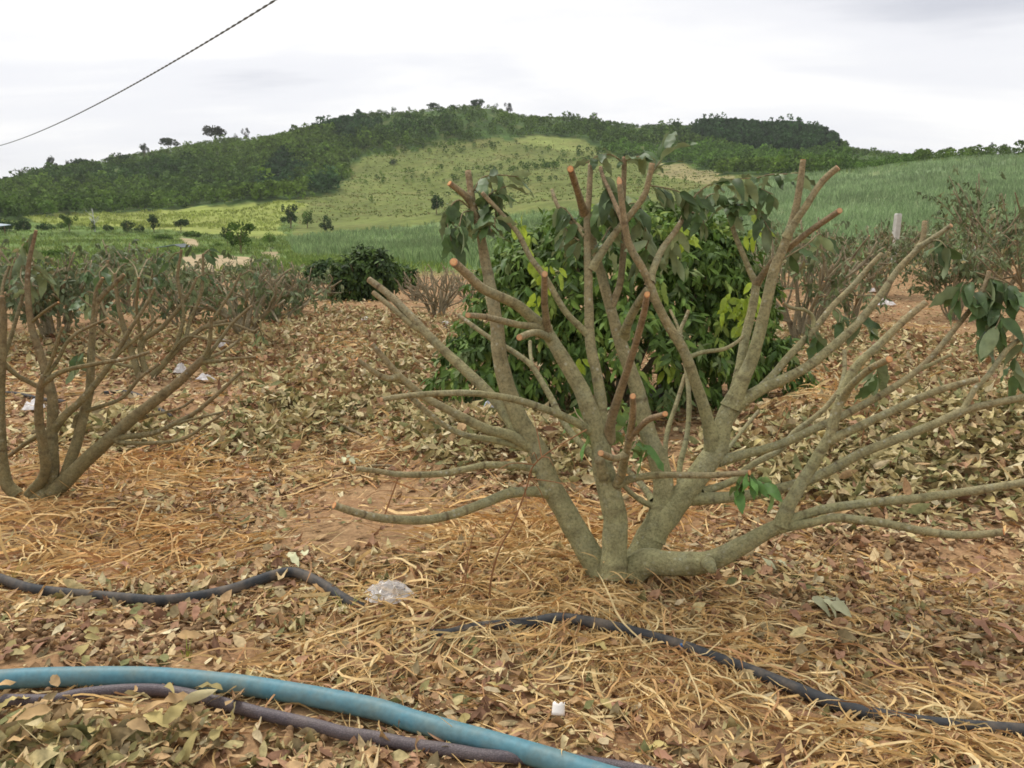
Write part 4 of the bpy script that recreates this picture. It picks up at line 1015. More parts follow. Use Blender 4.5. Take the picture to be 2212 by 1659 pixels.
# concrete posts
def post(x, y0, y1, wpx, label, D):
    base = ground(x, y0); v = ray(x, (y0+y1)/2); s = D/np.hypot(v[0], v[1])
    bx, by = v[0]*s, v[1]*s; bz = float(H(bx, by)); d = by*CP-(bz-CAMZ)*SP
    top = pt(x, y1, s)[2]; w_ = wpx/FPX*D/2; h = top-bz+.1
    V = []
    for (z, ww) in ((0, w_*1.1), (h-.04, w_), (h, w_*.8)):
        for sx, sy in ((-1, -1), (1, -1), (1, 1), (-1, 1)): V.append((sx*ww, sy*ww, z-.1))
    F = [(a+4*l, (a+1) % 4+4*l, (a+1) % 4+4*l+4, a+4*l+4) for l in (0, 1) for a in range(4)]+[(8, 9, 10, 11)]
    o = obj('concrete_post', make_mesh('concrete_post', V, np.array(F), M['post']), loc=(bx, by, bz)); o.rotation_euler = (.02, .03, .2)
    tag(o, label, 'post')
post(1932, 560, 461, 10, 'white concrete post standing at the near edge of the cane field', 27)
post(2114, 560, 512, 12, 'shorter pale post half hidden in the tall leafy tree at right', 24)

# shelter roof in the valley
b = ground(378, 545); D = float(proj(b)[2]); u = D/FPX; t = thing('field_shelter', b, 'small open field shelter with pale sheet roof beside the sandy clearing in the valley', 'shelter')
hh = float(pt(378, 531, D)[2]-b[2])
def quadslab(a, b_, c, d, th):
    V = [a, b_, c, d]+[(p[0], p[1], p[2]-th) for p in (a, b_, c, d)]
    return V, np.array([(0, 1, 2, 3), (7, 6, 5, 4), (0, 4, 5, 1), (1, 5, 6, 2), (2, 6, 7, 3), (3, 7, 4, 0)])
V, F = quadslab((-29*u, -1.6, hh-3*u), (10*u, -1.6, hh+3.5*u), (10*u, 1.6, hh+4.5*u), (-29*u, 1.6, hh-2*u), .05); obj('roof_sheet', make_mesh('roof_sheet', V, F, M['tin']), t)
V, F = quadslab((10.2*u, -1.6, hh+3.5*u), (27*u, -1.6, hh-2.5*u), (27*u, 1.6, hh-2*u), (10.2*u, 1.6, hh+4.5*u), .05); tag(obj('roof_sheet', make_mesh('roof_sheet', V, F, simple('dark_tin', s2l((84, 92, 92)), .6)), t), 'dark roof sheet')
for sx in (-26, 24):
    for sy in (-1.4, 1.4):
        V, F, *_ = limb_mesh(np.array([[sx*u, sy, -.1], [sx*u, sy, hh-2*u]]), np.array([.05, .05]), .5, 6, 0, False); obj('pole', make_mesh('pole', V, F, M['twig'], True, attrs=None), t)
b = ground(-2, 507); D = float(proj(b)[2]); u = D/FPX
V, F = quadslab((-10*u, -2, 1.6), (14*u, -2, 1.4), (14*u, 2, 1.7), (-10*u, 2, 1.9), .06); t = thing('field_shelter', b, 'pale sheet roof at the far left edge among valley shrubs', 'shelter'); obj('roof_sheet', make_mesh('roof_sheet', V, F, M['tin']), t)
for sx in (-9, 13): V, F, *_ = limb_mesh(np.array([[sx*u, 0, -.1], [sx*u, 0, 1.5]]), np.array([.05, .05]), .5, 6, 0, False); obj('pole', make_mesh('pole', V, F, M['twig'], True), t)

# overhead twisted cable
a, b_ = pt(0, 308, 40.0), pt(603, 0, 14.5); mid = pt(300, 170, 21.5)
e1 = a+(a-b_)*.5; e2 = b_+(b_-a)*.35
n = 2600; tt = np.linspace(0, 1, n); path = e1[None]*(1-tt[:, None])+e2[None]*tt[:, None]
ln = np.linalg.norm(e2-e1); path[:, 2] -= .95*4*tt*(1-tt)-.62
T = (e2-e1)/ln; U = np.cross(T, [0, 0, 1.0]); U /= np.linalg.norm(U); Wv = np.cross(T, U)
cb = thing('overhead_cable', (0, 0, 0), 'grey twisted overhead cable crossing the sky at upper left', 'cable')
for k in (0, 1):
    ph = tt*ln/.62*math.pi*2+k*math.pi; c = path+.010*(np.cos(ph)[:, None]*U+np.sin(ph)[:, None]*Wv)
    seg = 6; an = np.linspace(0, 2*np.pi, seg, endpoint=False)
    V = (c[:, None, :]+.0095*(np.cos(an)[None, :, None]*U+np.sin(an)[None, :, None]*Wv)).reshape(-1, 3)
    i = np.arange(n-1)[:, None]*seg+np.arange(seg); j = np.arange(n-1)[:, None]*seg+(np.arange(seg)+1) % seg
    obj('strand', make_mesh('strand', V, np.stack([i, j, j+seg, i+seg], -1).reshape(-1, 4), M['cable'], True), cb)

# ------------------------------------------------------------------ dry weeds and cut sticks
def weed(pts, d_off, w, label, seed=0, tw=5):
    b = ground(*pts[0]); D = float(proj(b)[2]); r = np.random.default_rng(seed); pts = np.array(pts, float)
    d = np.linspace(D, D+d_off, len(pts)); P = pt(pts[:, 0], pts[:, 1], d)-b; P[0, 2] -= .03
    t = thing('dry_weed', b, label, 'dry weed', 'dry weeds standing in the litter')
    V, F, at, *_, path, rr = limb_mesh(P, np.linspace(w, w*.5, len(P))/2/FPX*D, .03, 5, .03, False); obj('stem', make_mesh('stem', V, F, M['weed'], True), t)
    for k in range(tw):
        i = int(r.uniform(.3, .95)*len(path)); i = min(i, len(path)-2); dv = r.normal(size=3)*.6+np.array([0, 0, .2]); l = r.uniform(.08, .2)
        V, F, *_ = limb_mesh(np.array([path[i], path[i]+dv*l*.6, path[i]+dv*l+np.array([0, 0, -.03])]), np.array([.0022, .0016, .001]), .02, 4, .02, False)
        obj('side_twig', make_mesh('side_twig', V, F, M['weed'], True), t)
weed([(1060, 1296), (1058, 1278), (1065, 1231), (1082, 1180), (1109, 1130), (1139, 1049), (1149, 1012), (1183, 978), (1267, 928)], -.35, 5, 'long thin dry weed stalk leaning against the left limb of the big tree', 1, 9)
weed([(1000, 1290), (1012, 1200), (1030, 1130)], 0, 4, 'thin upright dry stalk in the straw left of the leaning stalk', 2, 3)
weed([(824, 1118), (850, 1060), (866, 1022), (907, 961)], 0, 4, 'thin bent dry stalk crossing the lowest left branches', 3, 3)
weed([(1645, 1010), (1670, 960), (1704, 883)], 0, 3.5, 'thin red-brown stalk behind the right fork of the big tree', 4, 2)
weed([(1856, 985), (1866, 930), (1876, 880)], 0, 3.5, 'thin red-brown stalk in front of the right leaf heap', 5, 2)
weed([(1424, 868), (1420, 830), (1436, 795), (1440, 775)], -.2, 4, 'pinkish seed stalk in the shade under the dense leafy bush', 6, 14)
weed([(1460, 868), (1470, 840), (1475, 800)], -.2, 4, 'second pinkish seed stalk, beside the one under the leafy bush', 7, 10)
weed([(1092, 985), (1094, 940), (1098, 905)], 0, 3.5, 'pale stalk standing between the left limb and the central stem', 8, 2)
weed([(2186, 900), (2196, 860), (2212, 815)], 0, 3.5, 'reddish stalk rising from the right leaf heap', 9, 2)
weed([(1240, 1330), (1236, 1370), (1243, 1275)], 0, 3, 'short dry stalk beside the trunk foot of the big tree', 10, 2)
STK = [((956, 842), (1000, 820), 12, 'reddish cut stick leaning on litter left of the big tree'), ((762, 1020), (850, 1013), 7, 'thin brown stick on the soil by the lowest left branch ends'),
       ((1690, 968), (1790, 995), 8, 'brown cut stick at the foot of the right leaf heap'), ((700, 905), (790, 950), 7, 'thin stick across the left leaf heap'), ((560, 885), (650, 878), 6, 'thin straight stick on litter right of the left edge tree'),
       ((1830, 925), (1980, 915), 7, 'long thin stick lying on the right leaf heap'), ((730, 850), (700, 880), 6, 'short stick on top of the left leaf heap'), ((1520, 880), (1600, 905), 8, 'pale stick behind the right fork'), ((1990, 1165), (2080, 1150), 5, 'thin twig on the bare soil at right'), ((300, 1170), (420, 1150), 5, 'thin twig on the straw at left')]
for k, (a, b_, w_, lab) in enumerate(STK):
    A, B = ground(*a), ground(*b_); D = float(proj(A)[2]); P = np.array([A, (A+B)/2, B]); P[:, 2] = H(P[:, 0], P[:, 1])+.02; P[1] += np.random.default_rng(k).normal(size=3)*.015
    V, F, at, ring, cc, tt_, *_ = limb_mesh(P-A, np.array([w_, w_*.9, w_*.7])/2/FPX*D, .03, 7, .08, True, seed=k)
    o = obj('cut_stick', make_mesh('cut_stick', V, F, M['bark_red'], True, attrs=at), loc=A); tag(o, lab, 'stick', 'cut sticks lying in the litter')
    V, F, at = cut_disc(ring, cc, tt_); obj('cut_end', make_mesh('cut_end', V, F, M['cut'], False, attrs=at), o)

# ------------------------------------------------------------------ far vegetation
def crown_points(n, lobes, r):
    cs = []
    wts = np.array([l[3]**2 for l in lobes]); wts = wts/wts.sum()
    for l, q in zip(lobes, wts):
        m = max(3, int(n*q)); v = rand_unit(m); cs.append(np.array(l[:3])+v*np.array([l[3], l[3], l[4]])*r.uniform(.5, 1.05, (m, 1)))
    return np.concatenate(cs)
def card(n_side=3):
    if n_side == 3: return np.array([(-.5, -.3, 0), (.5, -.3, 0), (0, .6, .15)]), np.array([(0, 1, 2)])
    return np.array([(-.5, 0, 0), (0, -.45, .1), (.5, 0, 0), (0, .5, .12)]), np.array([(0, 1, 2, 3)])
TRI = card(3); QD = card(4)
def far_tree(x, y, wpx, hpx, label, colr=(60, 80, 42), n=420, name='tree', cat='tree', shape='round', seed=None, group='trees and shrubs of the valley', cards=None, trunk=.25, lift=0, skyline=False):
    if skyline:
        # stand on the ridge: the farthest ground still seen just under this point
        v = ray(x, y); az = math.atan2(v[0], v[1]); b = None
        for R in np.arange(452, 380, -2.0):
            p = np.array([R*math.sin(az), R*math.cos(az), 0]); p[2] = float(H(p[0], p[1])); px, py, d_ = proj(p)
            if b is None or py >= y-2: b = p; 
            if py >= y-2: break
    else: b = ground(x, y)
    D = float(proj(b)[2]); W_, H_ = wpx/FPX*D/2, hpx/FPX*D; b = b-np.array([0, 0, .05])
    r = np.random.default_rng(seed if seed is not None else int(x*13+y*7)); t = thing(name, b, label, cat, group)
    base = {'round': [(0, 0, .6, .55, .36)], 'tall': [(0, 0, .6, .4, .38)], 'spread': [(-.3, 0, .66, .4, .2), (.35, 0, .7, .4, .2), (0, 0, .84, .4, .14)], 'lean': [(.2, 0, .82, .3, .16), (-.1, 0, .5, .3, .25)], 'bush': [(0, 0, .4, .6, .45)], 'open': [(-.2, 0, .55, .3, .2)]}[shape]
    lob = list(base)
    for _ in range(9 if shape != 'open' else 6):
        a = r.uniform(0, 6.28); q = r.uniform(.25, .75); zc = r.uniform(.3, .88) if shape not in ('spread',) else r.uniform(.55, .9)
        if shape == 'bush': zc = r.uniform(.15, .62)
        lob.append((math.cos(a)*q, math.sin(a)*q, zc, r.uniform(.18, .34), r.uniform(.1, .2)))
    P = crown_points(int(n*2.2), lob, r)*np.array([W_, W_, H_]); P = P[P[:, 2] > .02*H_]
    m = len(P); sz = max(W_, H_*.5)*.105
    base_c = s2l(colr); cl = base_c[None]*(0.7+.7*vnoise(P[:, 0]/W_*2.2+9, P[:, 2]/H_*3+seed if seed else P[:, 2]/H_*3, 3))[:, None]*r.uniform(.8, 1.2, (m, 1))
    V, F, c = scatter([QD], P, frames(rand_unit(m), rand_unit(m)+np.array([0, 0, .6])), r.uniform(.6, 1.4, m)*sz, cl)
    tag(obj('crown', make_mesh('crown', V, F, M['foliage'], False, c), t), kind='stuff')
    if trunk:
        hh = H_*.6; V, F, at, *_ = limb_mesh(np.array([[0, 0, -.2], [r.uniform(-.05, .05)*W_, 0, hh*.5], [r.uniform(-.15, .15)*W_, 0, hh]]), np.array([.045, .035, .02])*H_*.7, H_*.08, 6, .05, False)
        obj('trunk', make_mesh('trunk', V, F, M['bark_shaded'], True, attrs=at), t)
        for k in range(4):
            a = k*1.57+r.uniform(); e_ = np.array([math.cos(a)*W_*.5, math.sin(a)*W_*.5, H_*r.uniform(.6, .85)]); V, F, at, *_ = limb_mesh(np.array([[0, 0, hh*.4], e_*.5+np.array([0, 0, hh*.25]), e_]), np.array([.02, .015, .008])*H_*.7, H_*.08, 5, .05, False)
            obj('limb', make_mesh('limb', V, F, M['bark_shaded'], True, attrs=at), t)
    return t
D1, D2, D3 = (60, 82, 42), (88, 112, 50), (110, 136, 58)
VT = [
 (10, 499, 60, 30, 'dark shrub clump at the far left end of the field hedge', D1, 'bush'), (52, 497, 50, 28, 'second dark shrub from the left edge in the field hedge', D1, 'bush'),
 (100, 496, 50, 18, 'low dark shrub between the left hedge end and the tall hedge tree', D1, 'bush'), (150, 500, 44, 38, 'upright shrub with pointed top left of the bare pale tree', D2, 'tall'),
 (199, 501, 24, 25, 'small round tree directly left of the bare pale tree', D1, 'round'), (233, 499, 34, 18, 'low round shrub just right of the bare pale tree', D1, 'bush'),
 (277, 500, 36, 32, 'dense dark shrub in the middle of the field hedge', D1, 'bush'), (303, 501, 34, 20, 'low shrub leaning against the round hedge tree', D1, 'bush'),
 (333, 501, 30, 40, 'small round dark tree on a short trunk at the hedge, below the yellow-green field', D1, 'round'), (391, 503, 40, 30, 'small flat-topped tree standing alone right of the hedge', D1, 'spread'),
 (415, 512, 60, 16, 'low shrub row below the flat-topped tree', D2, 'bush'), (350, 518, 70, 14, 'low green shrubs above the sandy track', D2, 'bush'),
 (520, 548, 80, 74, 'largest valley tree, bushy and bright green, beside the sandy clearing', D2, 'round'), (492, 530, 34, 42, 'left leaning dark crown attached to the largest valley tree', D1, 'round'),
 (583, 524, 40, 28, 'small round shrub right of the largest valley tree', D3, 'bush'), (628, 493, 42, 52, 'upright dark tree at the corner of the yellow-green field', D1, 'tall'),
 (664, 492, 40, 38, 'lighter bushy tree beside the upright field corner tree', D2, 'round'), (706, 506, 34, 42, 'round dark tree at the edge of the blue-green cane', D1, 'round'),
 (943, 462, 36, 46, 'dark round tree alone at the top of the blue-green cane field', D1, 'round'),
 (470, 534, 30, 14, 'low shrub left of the largest valley tree', D2, 'bush'), (430, 545, 40, 12, 'low shrub by the sandy track bend', D2, 'bush'), (250, 560, 90, 22, 'wide low shrub behind the left pruned trees', D2, 'bush'), (120, 556, 80, 20, 'wide low shrub at left, beyond the orchard', D2, 'bush'), (560, 590, 80, 18, 'low green shrub at the orchard edge below the sand', D2, 'bush'),
 (848, 355, 26, 16, 'small dark shrub on the upper grass slope', D1, 'bush'), (990, 420, 20, 9, 'tiny shrub on the grass slope right of centre', D2, 'bush'),
]
for (x, y, w_, h_, lab, c_, sh) in VT: far_tree(x, y, w_, h_, lab, c_, 520 if w_*h_ > 900 else 260, name='shrub' if sh == 'bush' else 'tree', cat='shrub' if sh == 'bush' else 'tree', shape=sh, seed=int(x))
# bare pale tree
b = ground(205, 500); D = float(proj(b)[2]); u = D/FPX; t = thing('bare_tree', b, 'bare pale leafless tree in front of the yellow-green field', 'tree'); r_ = np.random.default_rng(8)
V, F, at, *_ = limb_mesh(np.array([[0, 0, -.2], [0, 0, 22*u], [-3*u, 0, 48*u]]), np.array([1.6, 1.2, .5])*u, 2*u, 6, .05, False); obj('trunk', make_mesh('trunk', V, F, M['post'], True, attrs=at), t)
for k in range(11):
    a = r_.uniform(0, 6.28); z0 = r_.uniform(12, 40)*u; l = r_.uniform(8, 18)*u; e_ = np.array([math.cos(a)*l, math.sin(a)*l*.6, z0+l*.9])
    V, F, at, *_ = limb_mesh(np.array([[0, 0, z0], e_*.5+np.array([0, 0, z0*.45]), e_]), np.array([.6, .45, .25])*u, 2*u, 5, .05, False); obj('limb', make_mesh('limb', V, F, M['post'], True, attrs=at), t)
SK = [
 (464, 306, 70, 38, 'broad spreading dark tree alone on the left ridge', (70, 74, 56), 'spread'), (511, 297, 16, 20, 'small slim tree between two ridge trees at left', (74, 84, 60), 'tall'), (532, 300, 22, 30, 'dark leaning tree just right of the broad ridge tree', (46, 54, 44), 'lean'),
 (364, 326, 56, 32, 'open crowned tree on the ridge left of the broad spreading one', (64, 74, 50), 'spread'), (312, 338, 28, 30, 'narrow pointed tree on the left ridge slope', (64, 78, 48), 'tall'), (255, 352, 56, 28, 'round dense green bush tree on the left ridge', (66, 88, 46), 'bush'),
 (175, 362, 78, 24, 'long low dark bush mass on the left ridge', (54, 72, 42), 'bush'), (113, 366, 26, 32, 'slim open tree at the left end of the ridge', (70, 80, 56), 'tall'), (145, 358, 16, 20, 'small open tree above the long bush mass', (76, 84, 60), 'tall'), (48, 380, 14, 22, 'small tree nearest the left frame edge on the ridge', (66, 78, 52), 'tall'),
 (674, 270, 12, 16, 'lone small tree midway up the left ridge', D1, 'tall'), (722, 258, 14, 18, 'small round tree on the ridge below the summit, first of a row', D1, 'round'), (744, 252, 18, 20, 'round tree on the ridge below the summit, second of a row', D1, 'round'), (779, 246, 26, 20, 'dark tree on the ridge below the summit, third of a row', D1, 'round'),
 (822, 238, 22, 18, 'dark tree on the shoulder left of the summit', D1, 'round'), (849, 237, 18, 20, 'pointed tree on the shoulder left of the summit', D1, 'tall'), (884, 237, 14, 14, 'small pointed tree on the shoulder, nearer the summit', D1, 'tall'), (940, 234, 40, 20, 'wide dark tree at the left of the summit', D1, 'round'), (980, 232, 34, 16, 'low wide tree on the summit', D1, 'bush'),
 (1030, 232, 48, 26, 'largest dark tree on the summit', D1, 'round'), (1070, 238, 18, 20, 'small open tree right of the summit', D1, 'tall'), (1097, 246, 26, 26, 'dark leaning tree on the right shoulder of the summit', (50, 58, 46), 'lean'),
 (1284, 262, 22, 26, 'lone dark leaning tree on the right ridge', (44, 44, 46), 'lean'), (1502, 276, 12, 16, 'slim tree where the right plantation begins', D1, 'tall'), (1526, 278, 14, 14, 'small tree in the right plantation edge', D1, 'round'),
 (1842, 330, 16, 10, 'low bush on the descending right ridge', D1, 'bush'), (1879, 334, 20, 10, 'second low bush on the descending right ridge', D2, 'bush'), (2026, 343, 16, 18, 'small round tree on the skyline right of the hill', (70, 74, 56), 'round'),
 (2105, 347, 64, 26, 'long dark bush on the skyline above the cane field', (60, 70, 46), 'bush'), (2139, 344, 20, 38, 'tree rising out of the long skyline bush', (56, 66, 46), 'tall'), (2160, 346, 40, 20, 'right end bush of the skyline clump', (60, 70, 46), 'bush'), (2200, 344, 44, 20, 'dark bush on the skyline at the right edge', (60, 72, 46), 'bush'),
 (2003, 357, 26, 14, 'dark bush at the top corner of the cane field', D1, 'bush')]
for (x, y, w_, h_, lab, c_, sh) in SK: far_tree(x, y+3, w_, h_, lab, c_, 420 if w_ > 24 else 220, shape=sh, seed=int(x)+1, group='trees on the skyline', name='ridge_tree' if sh != 'bush' else 'ridge_bush', skyline=True)

# hillside wood: thousands of small trees read as one mass
def wood():
    n = 15000; r = np.random.default_rng(21)
    R = np.sqrt(r.uniform(232**2, 462**2, n)); az = r.uniform(-.62, .62, n); X, Y = R*np.sin(az), R*np.cos(az); P = np.stack([X, Y, H(X, Y)], -1)
    c, names = cover(P); px, py, d = proj(P)
    cl = vnoise(X*.06, Y*.06, 14)
    dens = np.where(c == 1, 1.0, 0); dens = np.where((c == 2), .012+.5*np.clip((fbm(X*.03, Y*.03, 8)-.56)*5, 0, 1)*(py < 400), dens); dens = np.where(c == 3, .03, dens)
    dens = np.where((c == 1) & (px > 780) & (px < 1420) & (cl > .45), .45, dens)
    k = r.uniform(size=n) < dens*1.15; k &= (py > 200) & (px > -120) & (px < 2330); P, R, cl, px, py, c = P[k], R[k], cl[k], px[k], py[k], c[k]; m = len(P)
    plant = inpoly(px, py, [(1540, 260), (1700, 262), (1790, 280), (1815, 330), (1700, 338), (1600, 325), (1480, 300)])
    spur = inpoly(px, py, [(560, 445), (740, 440), (790, 330), (830, 250), (700, 270), (600, 340), (560, 400)])
    rowm = inpoly(px, py, [(1450, 320), (1800, 330), (2030, 355), (1900, 372), (1500, 372), (1300, 330)])
    h = (2.2+2.6*vnoise(P[:, 0]*.05, P[:, 1]*.05, 6)+r.uniform(-.5, .8, m)); h = np.where(plant, 6.0+r.uniform(-.6, 1, m), h); h = np.where(spur, h*1.15, h); h = np.where(rowm & ~plant, h*.8, h); h = np.where(c != 1, h*.5, h); h = np.where(r.uniform(size=m) < .03, h*1.6, h); h = np.where((R > 405) & ~plant, h*np.clip(1-(R-405)/60, .35, 1), h); h = np.where(plant, h*.8, h); h = np.where(px > 1830, h*.5, h); far_right = (px > 2010) & (r.uniform(size=m) < .7); h = np.where(far_right, .4, h)
    wd = h*r.uniform(.38, .62, m); wd = np.where(plant, h*.27, wd)
    per = 44; q = np.repeat(np.arange(m), per); v = rand_unit(m*per); v[:, 2] = v[:, 2]*.9
    tz = r.uniform(.15, 1, m*per)**.8
    prof = np.sin(np.clip(tz, 0, 1)*math.pi*.92+.12)**.6
    ct = P[q]+np.stack([v[:, 0]*wd[q]*prof*.9, v[:, 1]*wd[q]*prof*.9, tz*h[q]], -1)
    g1 = s2l((68, 96, 42)); g2 = s2l((104, 128, 52)); g3 = s2l((48, 70, 38)); mixv = np.clip(vnoise(P[:, 0]*.02, P[:, 1]*.02, 30)*1.4-.2+r.uniform(-.25, .25, m), 0, 1)
    base = g1[None]*(1-mixv[:, None])+g2[None]*mixv[:, None]; base = np.where((plant | (spur & (cl > .5)))[:, None], g3[None]*r.uniform(1.3, 2.1, (m, 1)), base); base = np.where(rowm[:, None] & ~plant[:, None], s2l((98, 130, 54))[None]*r.uniform(.8, 1.15, (m, 1)), base)
    base = base*r.uniform(.6, 1.3, (m, 1))
    col = base[q]*r.uniform(.75, 1.25, (m*per, 1))
    V, F, cc = scatter([TRI], ct, frames(rand_unit(m*per), rand_unit(m*per)+np.array([0, 0, .7])), r.uniform(.7, 1.4, m*per)*np.clip(h[q]*.21, .15, 1.2), col)
    o = obj('hillside_wood', make_mesh('hillside_wood', V, F, M['foliage'], False, cc)); tag(o, 'green wood covering the hill, darker on the left spur and right top', kind='stuff')
    print('wood', m, len(F))
wood()

def field(names_, n, Rmin, Rmax, hgt, wid, cols, oname, label, seed, per=5, power=1.0, lean=.35):
    r = np.random.default_rng(seed); R = Rmin+(Rmax-Rmin)*r.uniform(size=n)**power; az = r.uniform(-.62, .62, n); X, Y = R*np.sin(az), R*np.cos(az); P = np.stack([X, Y, H(X, Y)], -1)
    c, names = cover(P); k = np.isin(c, [names.index(q) for q in names_]); P, R = P[k], R[k]; m = len(P)
    sc_ = (.6+R/130)
    q = np.repeat(np.arange(m), per); N_ = m*per
    a = r.uniform(0, 6.28, N_); dx = np.stack([np.cos(a), np.sin(a), np.zeros(N_)], -1); ln = hgt*r.uniform(.5, 1.2, N_)*np.minimum(1.15, .75+sc_[q]*.25); wv = wid*sc_[q]*r.uniform(.6, 1.4, N_)
    base = P[q]+dx*r.uniform(0, .25, (N_, 1))*sc_[q][:, None]; sd_ = np.cross(dx, [0, 0, 1.0]); lv = lean*r.uniform(.3, 1.6, N_)
    top = base+dx*(ln*lv)[:, None]+np.array([0, 0, 1])*ln[:, None]
    midp = (base+top)/2+np.array([0, 0, .12])*ln[:, None]
    V = np.stack([base-sd_*wv[:, None]*.35, base+sd_*wv[:, None]*.35, midp+sd_*wv[:, None]*.5, top, midp-sd_*wv[:, None]*.5], 1).reshape(-1, 3)
    i = np.arange(N_)*5; F = np.stack([i, i+1, i+2, i+3, i+4], -1)
    cp = np.array([s2l(x) for x in cols]); patch = vnoise(P[:, 0]*.10, P[:, 1]*.10, seed)
    cc = cp[r.integers(0, len(cp), m)]*(.75+.5*patch)[:, None]; cc = cc[q]*r.uniform(.75, 1.3, (N_, 1)); cc = np.repeat(cc, 5, 0)
    o = obj(oname, make_mesh(oname, V, F, M['blade'], False, cc)); tag(o, label, kind='stuff'); print(oname, m, N_)
field(['cane_green'], 36000, 34, 250, 1.05, .06, [(146, 166, 122), (158, 176, 132), (136, 158, 112)], 'cane_field', 'tall green cane filling the rising field at right', 41, 5, .85)
field(['cane_blue'], 22000, 34, 215, .9, .06, [(138, 158, 110), (124, 146, 98), (150, 168, 118)], 'cane_field', 'blue-green cane in the strip below the grass slope', 42, 5, .85)
field(['yellow'], 9000, 190, 250, .5, .10, [(158, 168, 88), (148, 160, 82)], 'young_cane_field', 'low yellow-green crop in the field at left', 43, 4, 1)
field(['slope', 'light', 'brown'], 12000, 205, 380, .32, .12, [(112, 124, 64), (102, 118, 58), (130, 126, 76)], 'slope_grass', 'rough olive grass on the open hillside', 44, 3, 1, .7)
field(['valley'], 22000, 30, 235, .4, .05, [(124, 144, 76), (140, 154, 84), (108, 128, 68)], 'valley_grass', 'green grass and weeds on the valley floor', 45, 5, .8, .6)

# ------------------------------------------------------------------ straw, leaf litter, fruit on the orchard floor
def blobs(x, y, B):
    v = np.zeros(np.shape(x))
    for b in B:
        v = np.maximum(v, b[4]*np.exp(-np.clip((((x-b[0])/b[2])**2+((y-b[1])/b[3])**2), 0, 30)**1.5))
    return v
STRAW = [(1150, 1190, 250, 110, 1), (1060, 1320, 420, 100, 1), (1560, 1430, 520, 190, .75), (1900, 1610, 420, 110, 1.1), (1440, 1560, 500, 100, .5), (1500, 1290, 250, 60, .5), (150, 1170, 380, 90, .9), (300, 1010, 260, 60, .8), (610, 850, 110, 40, .9), (800, 750, 150, 45, .9),
         (680, 990, 240, 60, .6), (830, 1430, 280, 90, .8), (1740, 830, 130, 70, .8), (1500, 1090, 160, 50, .8), (350, 1530, 260, 50, .35), (60, 820, 130, 60, .8), (1300, 1640, 300, 60, .4), (1900, 700, 200, 40, .5), (680, 640, 160, 20, .5), (1980, 1300, 300, 80, .35), (980, 860, 200, 40, .4), (60, 1330, 140, 60, .3)]
BARE = [(200, 1370, 280, 60, .55), (60, 1430, 150, 30, .6), (760, 1170, 200, 62, 1), (680, 1240, 60, 30, .7), (470, 1405, 130, 60, 1), (1200, 1490, 130, 50, .6), (1690, 1110, 140, 32, .7), (2010, 1500, 160, 70, .6), (720, 1075, 120, 25, .6), (320, 1330, 60, 50, .3), (1100, 1560, 120, 60, .4), (1900, 1180, 200, 40, .35), (450, 880, 100, 40, .6), (840, 770, 120, 30, .5), (1560, 1610, 180, 60, .5)]
HEAP = [(720, 850, 220, 80, 1), (900, 800, 160, 70, 1), (1010, 950, 160, 70, 1), (1190, 990, 130, 60, 1), (560, 940, 140, 50, .8), (1960, 1010, 380, 110, 1.1), (2150, 930, 260, 130, 1.2), (1760, 960, 160, 70, .9), (1600, 960, 120, 60, .7), (1980, 780, 260, 60, .8), (2150, 810, 200, 60, .9), (560, 760, 200, 50, .8),
        (900, 710, 260, 50, .8), (650, 690, 250, 50, .8), (250, 930, 180, 40, .9), (180, 760, 260, 60, .8), (80, 1640, 330, 80, .8), (1750, 700, 300, 60, .7), (400, 700, 200, 50, .7), (1100, 900, 200, 40, .7)]
FRUIT = [(230, 1370, 290, 75, 1), (620, 1210, 150, 35, .6), (1920, 1180, 240, 45, .8), (2060, 1400, 150, 100, .8), (2100, 1510, 130, 70, .9), (820, 1480, 200, 40, .3), (400, 1640, 500, 60, .2), (1050, 1130, 60, 30, .2), (1900, 1300, 200, 60, .4), (60, 1430, 200, 40, .8)]
def polar(n, R0, R1, r, p=1.0):
    R = np.sqrt(r.uniform(R0**2, R1**2, n)) if p == 1.0 else R0*(R1/R0)**r.uniform(size=n)
    az = r.uniform(-.66, .66, n); return R*np.sin(az), R*np.cos(az)
PAL_BROWN = [(190, 158, 116), (168, 134, 98), (176, 138, 108), (206, 182, 138), (148, 132, 98), (196, 178, 142), (128, 96, 74)]
PAL_KHAKI = [(202, 186, 136), (182, 168, 120), (214, 198, 152), (156, 148, 100), (170, 150, 112), (130, 130, 86), (222, 208, 168)]
def pipe_clear(X, Y, extra=.02):
    k = np.ones(len(X), bool)
    for pth, rad in PIPES:
        for i in range(0, len(pth), 4):
            q = pth[i:i+4]
            dd = np.min(np.hypot(X[:, None]-q[None, :, 0], Y[:, None]-q[None, :, 1]), axis=1); k &= dd > rad+extra
    return k
LP = [leaf_proto(1, [.36, .42, .32, .46][k], 4, [.5, .2, -.4, .7][k], [.25, -.15, .35, .1][k], 1.6, 60+k) for k in range(4)]
LPF = [leaf_proto(1, .40, 3, [.4, -.3][k], [.2, -.2][k], 1.0, 90+k) for k in range(2)]
LPS = [leaf_proto(1, .42, 3, [.4, -.3][k], [.2, -.2][k], 1.0, 80+k) for k in range(2)]
FLAT = [(np.array([(0, 0, 0), (.22, .5, .1), (0, 1, -.05), (-.22, .45, .06)]), np.array([(0, 1, 2, 3)]))]
